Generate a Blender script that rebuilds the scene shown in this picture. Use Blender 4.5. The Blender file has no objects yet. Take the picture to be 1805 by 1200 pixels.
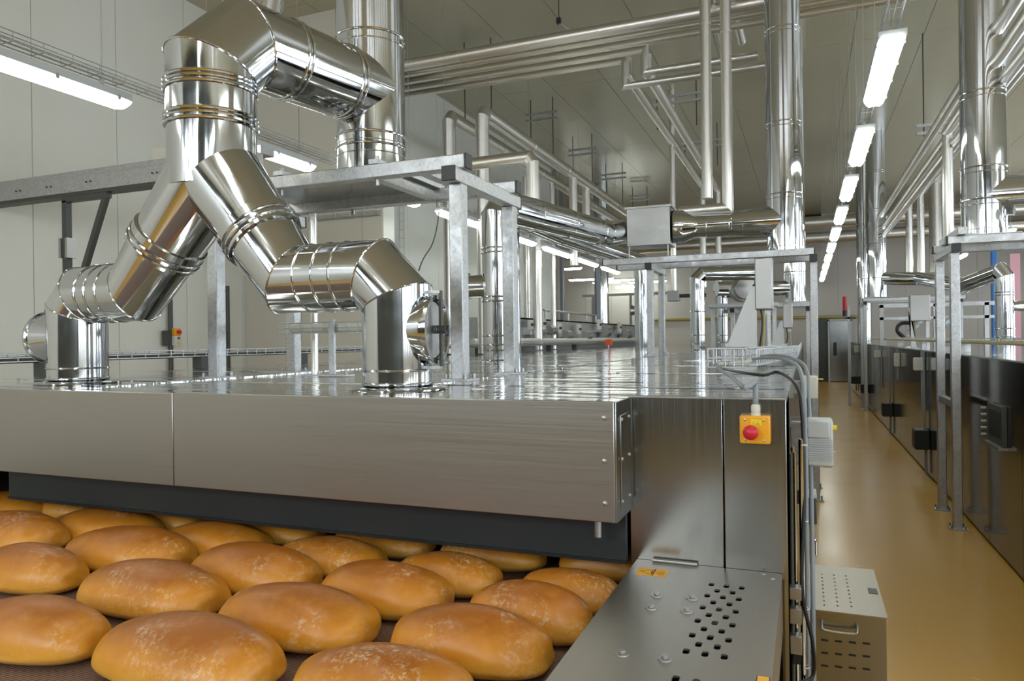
import bpy, bmesh, math, random
from mathutils import Vector, Matrix
random.seed(7)
V = Vector
PI = math.pi
SC = bpy.context.scene
COL = SC.collection

# ------------------------------------------------------------------ camera
CAM = V((0.0, 0.0, 1.75))
FPX = 1273.0
YAW, ROLL = math.radians(22.1), math.radians(0.74)
fw = V((-math.sin(YAW), math.cos(YAW), 0)); r0 = V((math.cos(YAW), math.sin(YAW), 0)); u0 = V((0, 0, 1))
rt = r0 * math.cos(ROLL) - u0 * math.sin(ROLL)
up = u0 * math.cos(ROLL) + r0 * math.sin(ROLL)
cd = bpy.data.cameras.new('camera')
cd.sensor_width = 36.0; cd.lens = FPX / 1805.0 * 36.0
cd.clip_start = 0.05; cd.clip_end = 200
cam = bpy.data.objects.new('camera', cd); COL.objects.link(cam)
cam.matrix_world = Matrix(((rt.x, up.x, -fw.x, CAM.x), (rt.y, up.y, -fw.y, CAM.y), (rt.z, up.z, -fw.z, CAM.z), (0, 0, 0, 1)))
SC.camera = cam

# ------------------------------------------------------------------ light and exposure
SC.view_settings.view_transform = 'Standard'
SC.view_settings.look = 'None'
SC.view_settings.gamma = 1.0
SC.view_settings.use_curve_mapping = False
SC.view_settings.exposure = 0.2
w = bpy.data.worlds.new('world'); SC.world = w; w.use_nodes = True
w.node_tree.nodes['Background'].inputs[0].default_value = (0.75, 0.85, 1.0, 1)
w.node_tree.nodes['Background'].inputs[1].default_value = 0.25
LAMP_L = 11.5          # radiance of the fluorescent diffusers
WINDOW_W = 85.0       # daylight of one rear window
def window_light(name, loc, rot, sx, sy, power, col=(0.86, 0.93, 1.0)):
    l = bpy.data.lights.new(name, 'AREA'); l.shape = 'RECTANGLE'; l.size = sx; l.size_y = sy
    l.energy = power; l.color = col
    o = bpy.data.objects.new(name, l); COL.objects.link(o); o.location = loc; o.rotation_euler = rot
    return o
REAR_WIN = [(-6.4, 1.5), (-4.3, 1.5), (-2.2, 1.5), (3.0, 1.5), (5.2, 1.5), (7.4, 1.5)]  # three left ones added, out of view, to light the loaf fronts
for x, wd in REAR_WIN:
    window_light('daylight_window', (x, -6.93, 4.15), (math.radians(90), 0, 0), wd, 2.1, WINDOW_W)
SIDE_WIN = [(-5.2, 1.1), (-3.4, 1.1), (-1.6, 1.1), (.2, 1.1), (2.0, 1.1), (3.8, 1.1), (9.0, 3.0), (14.0, 3.0), (19.0, 3.0), (24.0, 3.0)]
for y, wd in SIDE_WIN:
    window_light('daylight_side_window', (8.88, y, 3.2), (0, math.radians(90), 0), 3.0, wd, 42.0 * wd, (0.80, 0.90, 1.0))

# ------------------------------------------------------------------ photo pixel + known plane -> place in the hall
def ray(u, v): return fw + rt * ((u - 902.5) / FPX) + up * ((600 - v) / FPX)
def PZ(u, v, Z): d = ray(u, v); return CAM + d * ((Z - CAM.z) / d.z)
def PY(u, v, Y): d = ray(u, v); return CAM + d * (Y / d.y)
def PX(u, v, X): d = ray(u, v); return CAM + d * (X / d.x)

# ------------------------------------------------------------------ mesh helpers
ORG = {}
class MB:
    def __init__(s): s.v = []; s.f = []
    def add(s, vs, fs):
        b = len(s.v); s.v += [V(p) for p in vs]; s.f += [tuple(i + b for i in f) for f in fs]; return s
    def box(s, x0, x1, y0, y1, z0, z1):
        return s.add([(x0, y0, z0), (x1, y0, z0), (x1, y1, z0), (x0, y1, z0), (x0, y0, z1), (x1, y0, z1), (x1, y1, z1), (x0, y1, z1)],
                     [(0, 3, 2, 1), (4, 5, 6, 7), (0, 1, 5, 4), (1, 2, 6, 5), (2, 3, 7, 6), (3, 0, 4, 7)])
    def bar(s, p0, p1, wd, ht, upv=(0, 0, 1)):
        p0 = V(p0); p1 = V(p1); d = (p1 - p0).normalized(); u = V(upv)
        if abs(d.dot(u)) > .95: u = V((0, 1, 0))
        sd = d.cross(u).normalized() * wd / 2; tp = sd.cross(d).normalized() * ht / 2
        vs = [p + a * sd + b * tp for p in (p0, p1) for a, b in ((-1, -1), (1, -1), (1, 1), (-1, 1))]
        return s.add(vs, [(0, 1, 2, 3), (7, 6, 5, 4), (0, 4, 5, 1), (1, 5, 6, 2), (2, 6, 7, 3), (3, 7, 4, 0)])
    def rings(s, rs, cap0=True, cap1=True, closed=False):
        n = len(rs[0]); b = len(s.v)
        for r in rs: s.v += [V(p) for p in r]
        m = len(rs)
        for k in range(m if closed else m - 1):
            k2 = (k + 1) % m
            for i in range(n):
                j = (i + 1) % n
                s.f.append((b + k * n + i, b + k * n + j, b + k2 * n + j, b + k2 * n + i))
        if not closed:
            if cap0: s.f.append(tuple(b + i for i in range(n))[::-1])
            if cap1: s.f.append(tuple(b + (m - 1) * n + i for i in range(n)))
        return s
    def lathe(s, prof, p0, axis, n=32, cap0=True, cap1=True):
        p0 = V(p0); d = V(axis).normalized(); e1, e2 = basis(d)
        return s.rings([[p0 + d * t + (e1 * math.cos(2 * PI * i / n) + e2 * math.sin(2 * PI * i / n)) * max(r, 1e-5) for i in range(n)] for r, t in prof], cap0, cap1)
    def cyl(s, p0, p1, r, r1=None, n=24, cap0=True, cap1=True):
        p0 = V(p0); p1 = V(p1)
        return s.lathe([(r, 0), (r if r1 is None else r1, (p1 - p0).length)], p0, p1 - p0, n, cap0, cap1)
    def torus(s, c, axis, R, r, n=40, m=8):
        c = V(c); d = V(axis).normalized(); e1, e2 = basis(d); rs = []
        for i in range(n):
            a = 2 * PI * i / n; o = e1 * math.cos(a) + e2 * math.sin(a)
            rs.append([c + o * (R + r * math.cos(2 * PI * k / m)) + d * r * math.sin(2 * PI * k / m) for k in range(m)])
        return s.rings(rs, closed=True)
    def loop(s, pts, r, m=6):
        n = len(pts); rs = []
        for i in range(n):
            t = (pts[(i + 1) % n] - pts[i - 1]).normalized(); e1, e2 = basis(t, V((.31, .52, .79)))
            rs.append([pts[i] + (e1 * math.cos(2 * PI * k / m) + e2 * math.sin(2 * PI * k / m)) * r for k in range(m)])
        return s.rings(rs, closed=True)
    def tube(s, pts, r, n=8, smooth=0):
        pts = [V(p) for p in pts]
        if smooth: pts = catmull(pts, smooth)
        rs = []; e1 = None
        for i, p in enumerate(pts):
            a = pts[max(i - 1, 0)]; b = pts[min(i + 1, len(pts) - 1)]; t = (b - a).normalized()
            if e1 is None: e1, e2 = basis(t)
            e1 = (e1 - t * e1.dot(t)).normalized(); e2 = t.cross(e1)
            rs.append([p + (e1 * math.cos(2 * PI * k / n) + e2 * math.sin(2 * PI * k / n)) * r for k in range(n)])
        return s.rings(rs)
    def prism(s, poly, off):
        off = V(off); a = [V(p) for p in poly]; n = len(a)
        return s.rings([a, [p + off for p in a]])
def basis(d, hint=None):
    h = hint or (V((0, 0, 1)) if abs(d.z) < .9 else V((0, 1, 0)))
    e1 = (h - d * h.dot(d)).normalized(); return e1, d.cross(e1)
def catmull(p, k):
    q = [p[0] * 2 - p[1]] + p + [p[-1] * 2 - p[-2]]; out = []
    for i in range(1, len(q) - 2):
        for j in range(k):
            t = j / k; a, b, c, d = q[i - 1], q[i], q[i + 1], q[i + 2]
            out.append(.5 * ((2 * b) + (c - a) * t + (2 * a - 5 * b + 4 * c - d) * t * t + (3 * b - a - 3 * c + d) * t ** 3))
    out.append(p[-1]); return out
def mesh(name, mb, org, mat, smooth=35):
    me = bpy.data.meshes.new(name); o = V(org)
    me.from_pydata([tuple(p - o) for p in mb.v], [], mb.f)
    bm = bmesh.new(); bm.from_mesh(me); bmesh.ops.recalc_face_normals(bm, faces=bm.faces); bm.to_mesh(me); bm.free()
    me.materials.append(mat)
    if smooth:
        me.shade_smooth(); me.set_sharp_from_angle(angle=math.radians(smooth))
    return me
def tag(o, label=None, cat=None, group=None, kind=None):
    if label: o['label'] = label
    if cat: o['category'] = cat
    if group: o['group'] = group
    if kind: o['kind'] = kind
    return o
def thing(name, label, cat, loc=(0, 0, 0), group=None, kind=None):
    o = bpy.data.objects.new(name, None); COL.objects.link(o); o.location = loc; o.empty_display_size = .1
    ORG[o] = V(loc); return tag(o, label, cat, group, kind)
def obj(name, mb, mat, parent=None, org=None, bevel=0, smooth=35, **kw):
    if parent is not None: org = ORG[parent]
    elif org is None:
        xs = [p.x for p in mb.v]; ys = [p.y for p in mb.v]; zs = [p.z for p in mb.v]
        org = V(((min(xs) + max(xs)) / 2, (min(ys) + max(ys)) / 2, min(zs)))
    o = bpy.data.objects.new(name, mesh(name, mb, org, mat, smooth)); COL.objects.link(o)
    if parent is not None: o.parent = parent
    else: o.location = org
    ORG[o] = V(org)
    if bevel:
        b = o.modifiers.new('edge', 'BEVEL'); b.width = bevel; b.segments = 2; b.limit_method = 'ANGLE'
    return tag(o, **kw)
def inst(o, loc, parent=None, **kw):
    c = o.copy(); COL.objects.link(c); c.parent = parent; c.location = loc
    return tag(c, **kw)
def bx(x0, x1, y0, y1, z0, z1): return MB().box(x0, x1, y0, y1, z0, z1)
def cyl(p0, p1, r, r1=None, n=24, **k): return MB().cyl(p0, p1, r, r1, n, **k)
def bar(p0, p1, wd, ht, **k): return MB().bar(p0, p1, wd, ht, **k)
ORD = ['first', 'second', 'third', 'fourth', 'fifth', 'sixth', 'seventh', 'eighth', 'ninth', 'tenth', 'eleventh', 'twelfth', 'thirteenth', 'fourteenth', 'fifteenth', 'sixteenth']

# ------------------------------------------------------------------ materials
def mat(name, col, rough=.5, metal=0, spec=.5, emit=None, es=0):
    m = bpy.data.materials.new(name); m.use_nodes = True; b = m.node_tree.nodes['Principled BSDF']
    b.inputs['Base Color'].default_value = (*col, 1); b.inputs['Roughness'].default_value = rough
    b.inputs['Metallic'].default_value = metal; b.inputs['Specular IOR Level'].default_value = spec
    if emit: b.inputs['Emission Color'].default_value = (*emit, 1); b.inputs['Emission Strength'].default_value = es
    return m
def nd(m, t, **k):
    n = m.node_tree.nodes.new(t)
    for a, b in k.items(): setattr(n, a, b)
    return n
def lk(m, a, b): m.node_tree.links.new(a, b)
def coords(m, scale, kind='Object', geo=False):
    mp = nd(m, 'ShaderNodeMapping'); mp.inputs['Scale'].default_value = scale
    if geo: g = nd(m, 'ShaderNodeNewGeometry'); lk(m, g.outputs['Position'], mp.inputs[0])
    else: t = nd(m, 'ShaderNodeTexCoord'); lk(m, t.outputs[kind], mp.inputs[0])
    return mp.outputs[0]
def noise(m, vec, scale=5, detail=3, rough=.5):
    n = nd(m, 'ShaderNodeTexNoise'); n.inputs['Scale'].default_value = scale; n.inputs['Detail'].default_value = detail
    n.inputs['Roughness'].default_value = rough; lk(m, vec, n.inputs['Vector']); return n.outputs['Fac']
def ramp(m, fac, stops):
    r = nd(m, 'ShaderNodeValToRGB'); lk(m, fac, r.inputs[0]); e = r.color_ramp.elements
    while len(e) < len(stops): e.new(.5)
    for i, (p, c) in enumerate(stops): e[i].position = p; e[i].color = (*c, 1) if len(c) == 3 else c
    return r.outputs[0]
def mrange(m, fac, a, b, lo=0., hi=1.):
    r = nd(m, 'ShaderNodeMapRange'); lk(m, fac, r.inputs[0])
    for i, x in enumerate((lo, hi, a, b)): r.inputs[i + 1].default_value = x
    return r.outputs[0]
def bump(m, h, strength=.2, dist=.01):
    b = nd(m, 'ShaderNodeBump'); b.inputs['Strength'].default_value = strength; b.inputs['Distance'].default_value = dist
    lk(m, h, b.inputs['Height']); lk(m, b.outputs[0], bs(m).inputs['Normal'])
def bs(m): return m.node_tree.nodes['Principled BSDF']
def setc(m, sock): lk(m, sock, bs(m).inputs['Base Color'])
def mixc(m, fac, a, b):
    x = nd(m, 'ShaderNodeMix', data_type='RGBA')
    for s, q in ((0, fac), (6, a), (7, b)):
        if isinstance(q, (tuple, list)): x.inputs[s].default_value = (*q, 1)
        elif isinstance(q, float): x.inputs[s].default_value = q
        else: lk(m, q, x.inputs[s])
    return x.outputs[2]

def m_polished(name, col=(.585, .60, .615), r=.08):
    m = mat(name, col, r, 1)
    v = coords(m, (1, 1, 1), geo=True)
    n = noise(m, v, 9, 2); lk(m, mrange(m, n, r * .7, r * 1.5, .3, .7), bs(m).inputs['Roughness'])
    bump(m, noise(m, v, 3, 1), .09, .01); return m
STEEL = m_polished('polished_stainless')
JACKET = mat('aluminium_jacket', (.76, .74, .70), .34, 1)
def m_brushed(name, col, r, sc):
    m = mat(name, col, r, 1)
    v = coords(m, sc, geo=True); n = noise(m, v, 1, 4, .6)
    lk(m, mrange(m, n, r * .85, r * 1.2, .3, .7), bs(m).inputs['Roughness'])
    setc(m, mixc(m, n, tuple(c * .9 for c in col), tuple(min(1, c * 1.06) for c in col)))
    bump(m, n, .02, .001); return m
BRUSH_H = m_brushed('brushed_stainless_horizontal', (.40, .39, .36), .32, (1.5, 1.5, 900))
BRUSH_V = m_brushed('brushed_stainless_vertical', (.34, .35, .345), .20, (420, 420, 3))
PLATE = m_brushed('brushed_cover_plate', (.40, .365, .315), .40, (500, 4, 4))
def m_deck():
    m = mat('oven_top_sheet', (.66, .66, .65), .07, 1)
    v = coords(m, (.22, 7, 1), geo=True); n = noise(m, v, 1.6, 2, .5)
    v2 = coords(m, (1, 1, 1), geo=True); n2 = noise(m, v2, 1.2, 2)
    a = nd(m, 'ShaderNodeMath', operation='ADD'); lk(m, n, a.inputs[0]); lk(m, mrange(m, n2, 0, .35), a.inputs[1])
    bump(m, a.outputs[0], .55, .02); return m
DECK = m_deck()
def m_galv():
    m = mat('galvanised_steel', (.55, .57, .58), .42, .85)
    v = coords(m, (1, 1, 1), geo=True)
    vo = nd(m, 'ShaderNodeTexVoronoi'); vo.inputs['Scale'].default_value = 70; lk(m, v, vo.inputs['Vector'])
    n = noise(m, v, 14, 4, .6)
    c = mixc(m, n, (.31, .34, .36), (.56, .585, .595)); c2 = mixc(m, .18, c, vo.outputs['Color'])
    hs = nd(m, 'ShaderNodeHueSaturation'); hs.inputs['Saturation'].default_value = .25; lk(m, c2, hs.inputs['Color']); setc(m, hs.outputs[0])
    lk(m, mrange(m, n, .3, .55, .3, .7), bs(m).inputs['Roughness']); return m
GALV = m_galv()
def m_panel(name, col, axis, rough=.35):
    m = mat(name, col, rough)
    v = coords(m, (1, 1, 1), geo=True); n = noise(m, v, .7, 3)
    setc(m, mixc(m, n, tuple(c * .93 for c in col), tuple(min(1, c * 1.04) for c in col)))
    wv = nd(m, 'ShaderNodeTexWave', bands_direction=axis); wv.inputs['Scale'].default_value = 8; lk(m, v, wv.inputs['Vector'])
    bump(m, wv.outputs['Fac'], .10, .003); return m
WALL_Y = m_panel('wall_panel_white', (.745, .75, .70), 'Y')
WALL_X = m_panel('wall_panel_shaded', (.60, .575, .50), 'X')  # shade of the cross walls put into a tan copy of the white
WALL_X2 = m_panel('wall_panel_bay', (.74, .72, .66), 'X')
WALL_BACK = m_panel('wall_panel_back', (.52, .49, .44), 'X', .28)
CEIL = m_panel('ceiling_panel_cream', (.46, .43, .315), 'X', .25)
JOINT = mat('panel_joint', (.34, .32, .28), .8)
def m_floor():
    m = mat('ochre_epoxy', (.50, .31, .09), .22, 0, .35)
    v = coords(m, (1, 1, 1), geo=True); n = noise(m, v, 1.3, 5, .6); n2 = noise(m, v, 60, 2)
    c = mixc(m, n, (.55, .305, .055), (.63, .36, .074)); setc(m, mixc(m, n2, c, (.59, .335, .066)))
    lk(m, mrange(m, n, .20, .28, .3, .7), bs(m).inputs['Roughness']); bump(m, noise(m, v, 25, 2), .03, .002); return m
FLOOR = m_floor()
def m_crust():
    m = mat('bread_crust', (.6, .3, .06), .36, 0, .5)
    v = coords(m, (1, 1, 1)); oi = nd(m, 'ShaderNodeObjectInfo')
    ad = nd(m, 'ShaderNodeVectorMath', operation='ADD'); lk(m, v, ad.inputs[0]); sc = nd(m, 'ShaderNodeVectorMath', operation='SCALE')
    lk(m, oi.outputs['Random'], sc.inputs['Scale']); sc.inputs[0].default_value = (31, 17, 23); lk(m, sc.outputs[0], ad.inputs[1]); v2 = ad.outputs[0]
    sp = nd(m, 'ShaderNodeSeparateXYZ'); lk(m, v, sp.inputs[0])
    n = noise(m, v2, 7, 4, .6)
    hz = nd(m, 'ShaderNodeMath', operation='MULTIPLY_ADD'); lk(m, n, hz.inputs[0]); hz.inputs[1].default_value = .09; lk(m, sp.outputs['Z'], hz.inputs[2])
    col = ramp(m, mrange(m, hz.outputs[0], 0, 1, .03, .19), [(0, (.76, .44, .115)), (.28, (.76, .365, .045)), (.58, (.62, .245, .018)), (1, (.33, .10, .007))])
    n2 = noise(m, v2, 26, 5, .7); col = mixc(m, mrange(m, n2, 0, .22, .5, .8), col, (.70, .40, .10))
    fl = noise(m, v2, 55, 6, .75); fm = noise(m, v2, 5.5, 2)
    mu = nd(m, 'ShaderNodeMath', operation='MULTIPLY'); lk(m, mrange(m, fl, 0, 1, .50, .68), mu.inputs[0]); lk(m, mrange(m, fm, 0, .8, .50, .70), mu.inputs[1])
    col = mixc(m, mu.outputs[0], col, (.80, .68, .46))
    base = mrange(m, sp.outputs['Z'], .85, 0, .0, .022)
    mu2 = nd(m, 'ShaderNodeMath', operation='MULTIPLY'); lk(m, base, mu2.inputs[0]); lk(m, mrange(m, fl, 0, 1, .40, .60), mu2.inputs[1])
    setc(m, mixc(m, mu2.outputs[0], col, (.62, .53, .40)))
    bump(m, noise(m, v2, 45, 5, .6), .16, .006); return m
CRUST = m_crust()
def m_belt():
    m = mat('woven_oven_belt', (.14, .09, .07), .55, .3)
    v = coords(m, (1, 1, 1), geo=True)
    a = nd(m, 'ShaderNodeTexWave', bands_direction='Y'); a.inputs['Scale'].default_value = 38; lk(m, v, a.inputs[0])
    b = nd(m, 'ShaderNodeTexWave', bands_direction='X'); b.inputs['Scale'].default_value = 55; lk(m, v, b.inputs[0])
    mx = nd(m, 'ShaderNodeMath', operation='MULTIPLY'); lk(m, a.outputs['Fac'], mx.inputs[0]); lk(m, b.outputs['Fac'], mx.inputs[1])
    setc(m, mixc(m, mx.outputs[0], (.08, .048, .036), (.56, .36, .27))); bump(m, mx.outputs[0], .5, .004); return m
BELT = m_belt()
DARK = mat('dark_grey_strip', (.020, .026, .026), .45)
INNER = mat('oven_inside', (.05, .045, .04), .7)
BLACK = mat('black_plastic', (.012, .013, .014), .4)
HOLE = mat('dark_opening', (.006, .006, .006), .7)  # near black stands in for the shade inside openings
ORANGE = mat('orange_yellow_plastic', (.80, .36, .012), .38)
RED = mat('red_button', (.55, .012, .03), .4)
ORRED = mat('orange_red_plastic', (.80, .10, .02), .45)
YELLOW = mat('yellow_plastic', (.78, .60, .02), .45)
GREY = mat('pale_grey_plastic', (.52, .55, .56), .45)
CABLE = mat('grey_cable', (.25, .28, .31), .5)
CREAM = mat('cream_box', (.62, .62, .55), .5)
BLUE = mat('blue_paint', (.02, .16, .5), .4)
PINK = mat('pink_strip', (.7, .35, .42), .4)
INK = mat('black_ink', (.02, .018, .012), .6)
STICK = mat('orange_sticker', (.86, .42, .025), .5)
DARKPAINT = mat('dark_painted_steel', (.055, .06, .055), .45)
COPPER = mat('copper_tube', (.55, .33, .18), .35, 1)
YCABLE = mat('yellow_cable', (.45, .36, .10), .5)
OVENSIDE = m_brushed('dark_reflective_side', (.13, .135, .13), .12, (60, 60, 2))  # stainless with the reflected dark surroundings put into its base colour
ALU = m_brushed('bare_sheet_metal', (.43, .425, .41), .40, (40, 40, 40))
TUBE = mat('lit_diffuser', (.9, .9, .9), .5, emit=(.95, 1.0, .91), es=LAMP_L)
GLASS = mat('window_glass', (.8, .9, 1.0), .05, emit=(.80, .90, 1.0), es=1.2)

# ------------------------------------------------------------------ the hall
HC = 6.5           # ceiling height
XA, XB = -7.86, -6.52
YP = 8.6           # cross wall
YE = 30.6          # far wall
def struct(name, mb, m, parent=None, **k):
    return obj(name, mb, m, parent, kind='structure', smooth=0, **k)
struct('floor', bx(-14, 9.2, -7.2, YE + .2, -.12, 0), FLOOR, org=(0, 0, 0))
cl = struct('ceiling', bx(-14, 9.2, -7.2, YE + .2, HC + .012, HC + .16), JOINT, org=(0, 0, HC))
cp0 = None; PWD, PLN = 1.025, 4.6
for j in range(9):
    for i in range(23):
        x = -4.36 + (i - 10) * PWD; y = 12.9 + (j - 5) * PLN
        if x < -14.2 or x > 9 or y > YE or y + PLN < -6: continue
        if cp0 is None:
            cp0 = obj('ceiling_panel', bx(.004, PWD - .004, .004, PLN - .004, 0, .012), CEIL, cl, smooth=0)
            for v_ in cp0.data.vertices: v_.co += V((0, 0, HC))
            cp0.location = V((x, y, 0)); continue
        inst(cp0, (x, y, 0), cl)
def wallx(name, X, y0, y1, face, m, wd=1.06, first=None):
    # wall whose face looks along +-X, split in upright panels
    t = .012 * face
    b = struct(name, bx(min(X - .15 * face, X - t), max(X - .15 * face, X - t), y0, y1, 0, HC), JOINT, org=(X, y0, 0))
    y = first if first is not None else y0
    while y > y0: y -= wd
    while y < y1:
        a, c = max(y + .004, y0), min(y + wd - .004, y1)
        if c - a > .02: obj('wall_panel', bx(min(X - t, X), max(X - t, X), a, c, .0, HC), m, b, smooth=0)
        y += wd
    return b
def wally(name, Y, x0, x1, m, wd=1.06, face=-1):
    t = .012
    b = struct(name, bx(x0, x1, min(Y, Y - .15 * face) + (t if face < 0 else 0), max(Y, Y - .15 * face) - (t if face > 0 else 0), 0, HC), JOINT, org=(x0, Y, 0))
    x = x0
    while x < x1 - .02:
        a, c = x + .004, min(x + wd - .004, x1)
        obj('wall_panel', bx(a, c, Y if face < 0 else Y - t, Y + t if face < 0 else Y, 0, HC), m, b, smooth=0); x += wd
    return b
wallx('wall_left', XA, -7.0, YP, 1, WALL_Y, first=5.39)
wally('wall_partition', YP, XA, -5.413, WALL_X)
wallx('wall_partition_end', -5.4, YP + .012, YP + .3, 1, WALL_Y)
wallx('wall_left_far', XB, YP + .3, 19.3, 1, WALL_Y, 1.15)
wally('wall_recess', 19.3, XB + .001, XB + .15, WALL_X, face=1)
wallx('wall_recess_left', -13.5, 19.3, YE, 1, WALL_Y)
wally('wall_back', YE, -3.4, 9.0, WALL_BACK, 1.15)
wally('wall_back_left', YE, -13.5, -3.4, WALL_X2, 1.15)
wallx('wall_right', 9.0, -7.0, YE, -1, WALL_Y, 1.3)
WALL_REAR = m_panel('wall_panel_dark', (.10, .115, .11), 'X', .4)  # unseen wall, coloured dark to keep the steel reflections dim
rw = wally('wall_rear', -7.0, XA, 9.0, WALL_REAR, 1.2, face=1)
for k, (y, wd) in enumerate(SIDE_WIN):
    wn = thing('window_%d' % (k + 11), None, None, (8.98, y, 1.7), kind='structure')
    obj('pane', bx(8.975, 8.985, y - wd / 2, y + wd / 2, 1.7, 4.7), GLASS, wn, smooth=0)
    for q in (-wd / 2, wd / 2): obj('window_frame', bx(8.90, 8.97, y + q - .04, y + q + .04, 1.65, 4.75), GREY, wn)
    for z in (1.67, 4.73): obj('window_frame', bx(8.90, 8.97, y - wd / 2, y + wd / 2, z - .04, z + .04), GREY, wn)
for k, (x, wd) in enumerate(REAR_WIN):
    wn = thing('window_%d' % (k + 31), None, None, (x, -6.98, 3.1), kind='structure')
    obj('pane', bx(x - wd / 2, x + wd / 2, -6.985, -6.975, 3.1, 5.2), GLASS, wn, smooth=0)
    for q in (-wd / 2, 0, wd / 2): obj('window_frame', bx(x + q - .04, x + q + .04, -6.97, -6.90, 3.05, 5.25), GREY, wn)
    for z in (3.07, 5.23): obj('window_frame', bx(x - wd / 2, x + wd / 2, -6.97, -6.90, z - .04, z + .04), GREY, wn)
# dark window high in the recess of the back wall, steel door at the end of the aisle
wn = thing('window_6', None, None, PY(1000, 450, YE - .05), kind='structure')
a = PY(977, 423, YE - .05); c = PY(1022, 453, YE - .05)
obj('pane', bx(a.x, c.x, YE - .06, YE - .03, c.z, a.z), BLACK, wn); obj('window_frame', bx(a.x - .05, c.x + .05, YE - .05, YE - .02, c.z - .1, c.z), GREY, wn)
a = PY(1410, 371, YE); c = PY(1448, 390, YE)
vt = thing('air_vent', 'dark rectangular air vent high on the far wall beside the last lamps', 'vent', (a.x, YE - .1, c.z))
obj('opening', bx(a.x, c.x, YE - .12, YE - .02, c.z, a.z), HOLE, vt); obj('ledge', bx(a.x, c.x, YE - .2, YE - .02, c.z - .12, c.z), GREY, vt)
obj('side_frame', bx(c.x, c.x + .12, YE - .14, YE - .02, c.z - .1, a.z + .15), GREY, vt)
D = thing('door_1', None, None, (1.3, YE - .2, 0), kind='structure')
a = PY(1462, 566, YE - .2); c = PY(1500, 668, YE - .2)
obj('door_leaf', bx(a.x, c.x, YE - .22, YE - .16, .02, a.z), BRUSH_V, D, bevel=.01)
for q in (a.x - .06, c.x): obj('door_frame', bx(q, q + .06, YE - .25, YE - .1, 0, a.z + .06), GREY, D)
obj('door_frame', bx(a.x - .06, c.x + .06, YE - .25, YE - .1, a.z, a.z + .07), GREY, D)
p = PY(1472, 615, YE - .25); obj('door_handle', bx(p.x - .06, p.x + .06, YE - .3, YE - .22, p.z - .25, p.z + .25), BLACK, D)
a = PY(1442, 562, YE - .15); obj('trim_1', bx(a.x, PY(1458, 562, YE).x, YE - .18, YE - .02, 0, a.z), DARKPAINT, kind='structure', smooth=0)

# ------------------------------------------------------------------ ducts
def sections(root, pts, rad, m=STEEL, n=48, names='duct_section', seam=.004, cut_ends=(None, None), lab=None):
    """round duct along a polyline, every straight length its own part, mitred where it turns"""
    pts = [V(p) for p in pts]; k = len(pts)
    if not isinstance(rad, (list, tuple)): rad = [rad] * k
    ds = [(pts[i + 1] - pts[i]).normalized() for i in range(k - 1)]
    out = []
    for i in range(k - 1):
        d = ds[i]; e1, e2 = basis(d); rs = []
        for e in (0, 1):
            j = i + e; p = pts[j]
            nn = d
            if e == 0 and i > 0: nn = (ds[i - 1] + d).normalized()
            if e == 1 and i < k - 2: nn = (ds[i + 1] + d).normalized()
            ring = []
            for q in range(n):
                a = 2 * PI * q / n; o = (e1 * math.cos(a) + e2 * math.sin(a)) * rad[j]
                ring.append(p + o - d * (o.dot(nn) / d.dot(nn)))
            rs.append(ring)
        s_ = obj(names, MB().rings(rs, i == 0, i == k - 2), m, root); out.append(s_)
        if i > 0 and seam: obj('seam', MB().loop(rs[0], seam), m, s_)
    return out
def bead(root, c, axis, R, r=.007, n=48, m=STEEL): return obj('bead', MB().torus(c, axis, R, r, n, 8), m, root)
def beads(root, p, axis, R, ts, r=.007, m=STEEL):
    for t in ts: bead(root, V(p) + V(axis).normalized() * t, axis, R, r, m=m)

ZT = 1.545
# ---- branched exhaust duct of the front burner zone
yd = thing('exhaust_duct', 'branched polished duct with two elbow legs rising from the oven front', 'duct', (-2.67, 2.72, ZT))
LP = [(-3.73, 2.80, ZT), (-3.73, 2.80, 1.945), (-3.645, 2.795, 2.03), (-3.22, 2.75, 2.03), (-2.70, 2.72, 2.56)]
RP = [(-1.63, 2.70, ZT), (-1.63, 2.70, 1.935), (-1.74, 2.705, 2.045), (-2.20, 2.72, 2.045), (-2.605, 2.72, 2.55)]
sections(yd, LP, [.150, .150, .152, .155, .195])
sections(yd, RP, [.150, .150, .152, .155, .195])
for P in (LP, RP):
    b0, b3, b4 = V(P[0]), V(P[3]), V(P[4])
    obj('base_flange', MB().lathe([(.152, .0), (.21, .0), (.213, .006), (.205, .012), (.170, .014), (.153, .022)], b0 + V((0, 0, .001)), (0, 0, 1), 48), STEEL, yd)
    beads(yd, b0, (0, 0, 1), .151, (.03, .085), .005)
    d = (V(P[3]) - V(P[2])); L = d.length
    beads(yd, P[2], d, .154, (L * .30, L * .50, L * .72), .005)
    d = b4 - b3; L = d.length
    obj('coupling_band', MB().lathe([(.168, 0), (.184, .004), (.184, .06), (.178, .066), (.186, .072), (.188, .11), (.172, .116)], b3 + d.normalized() * (L * .36), d, 48, False, False), STEEL, yd)
    beads(yd, b3, d, .184, (L * .36 + .03, L * .36 + .062), .008)
TR = [(-2.67, 2.72, 2.505), (-2.67, 2.72, 3.085), (-2.634, 2.915, 3.283), (-2.46, 3.80, 3.283)]
sections(yd, TR, [.205, .21, .21, .208], seam=.006)
beads(yd, (-2.67, 2.72, 2.51), (0, 0, 1), .211, (.29, .315, .335, .46, .485, .505), .009)
d = V(TR[3]) - V(TR[2]); beads(yd, TR[2], d, .210, (.24, .27, .64, .67), .008)
obj('top_stub', MB().lathe([(.085, 0), (.085, .20), (.105, .20), (.105, .225), (.085, .225), (.085, .3)], (-2.60, 3.02, 3.46), (.1, .15, 1), 32), STEEL, yd)
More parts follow.
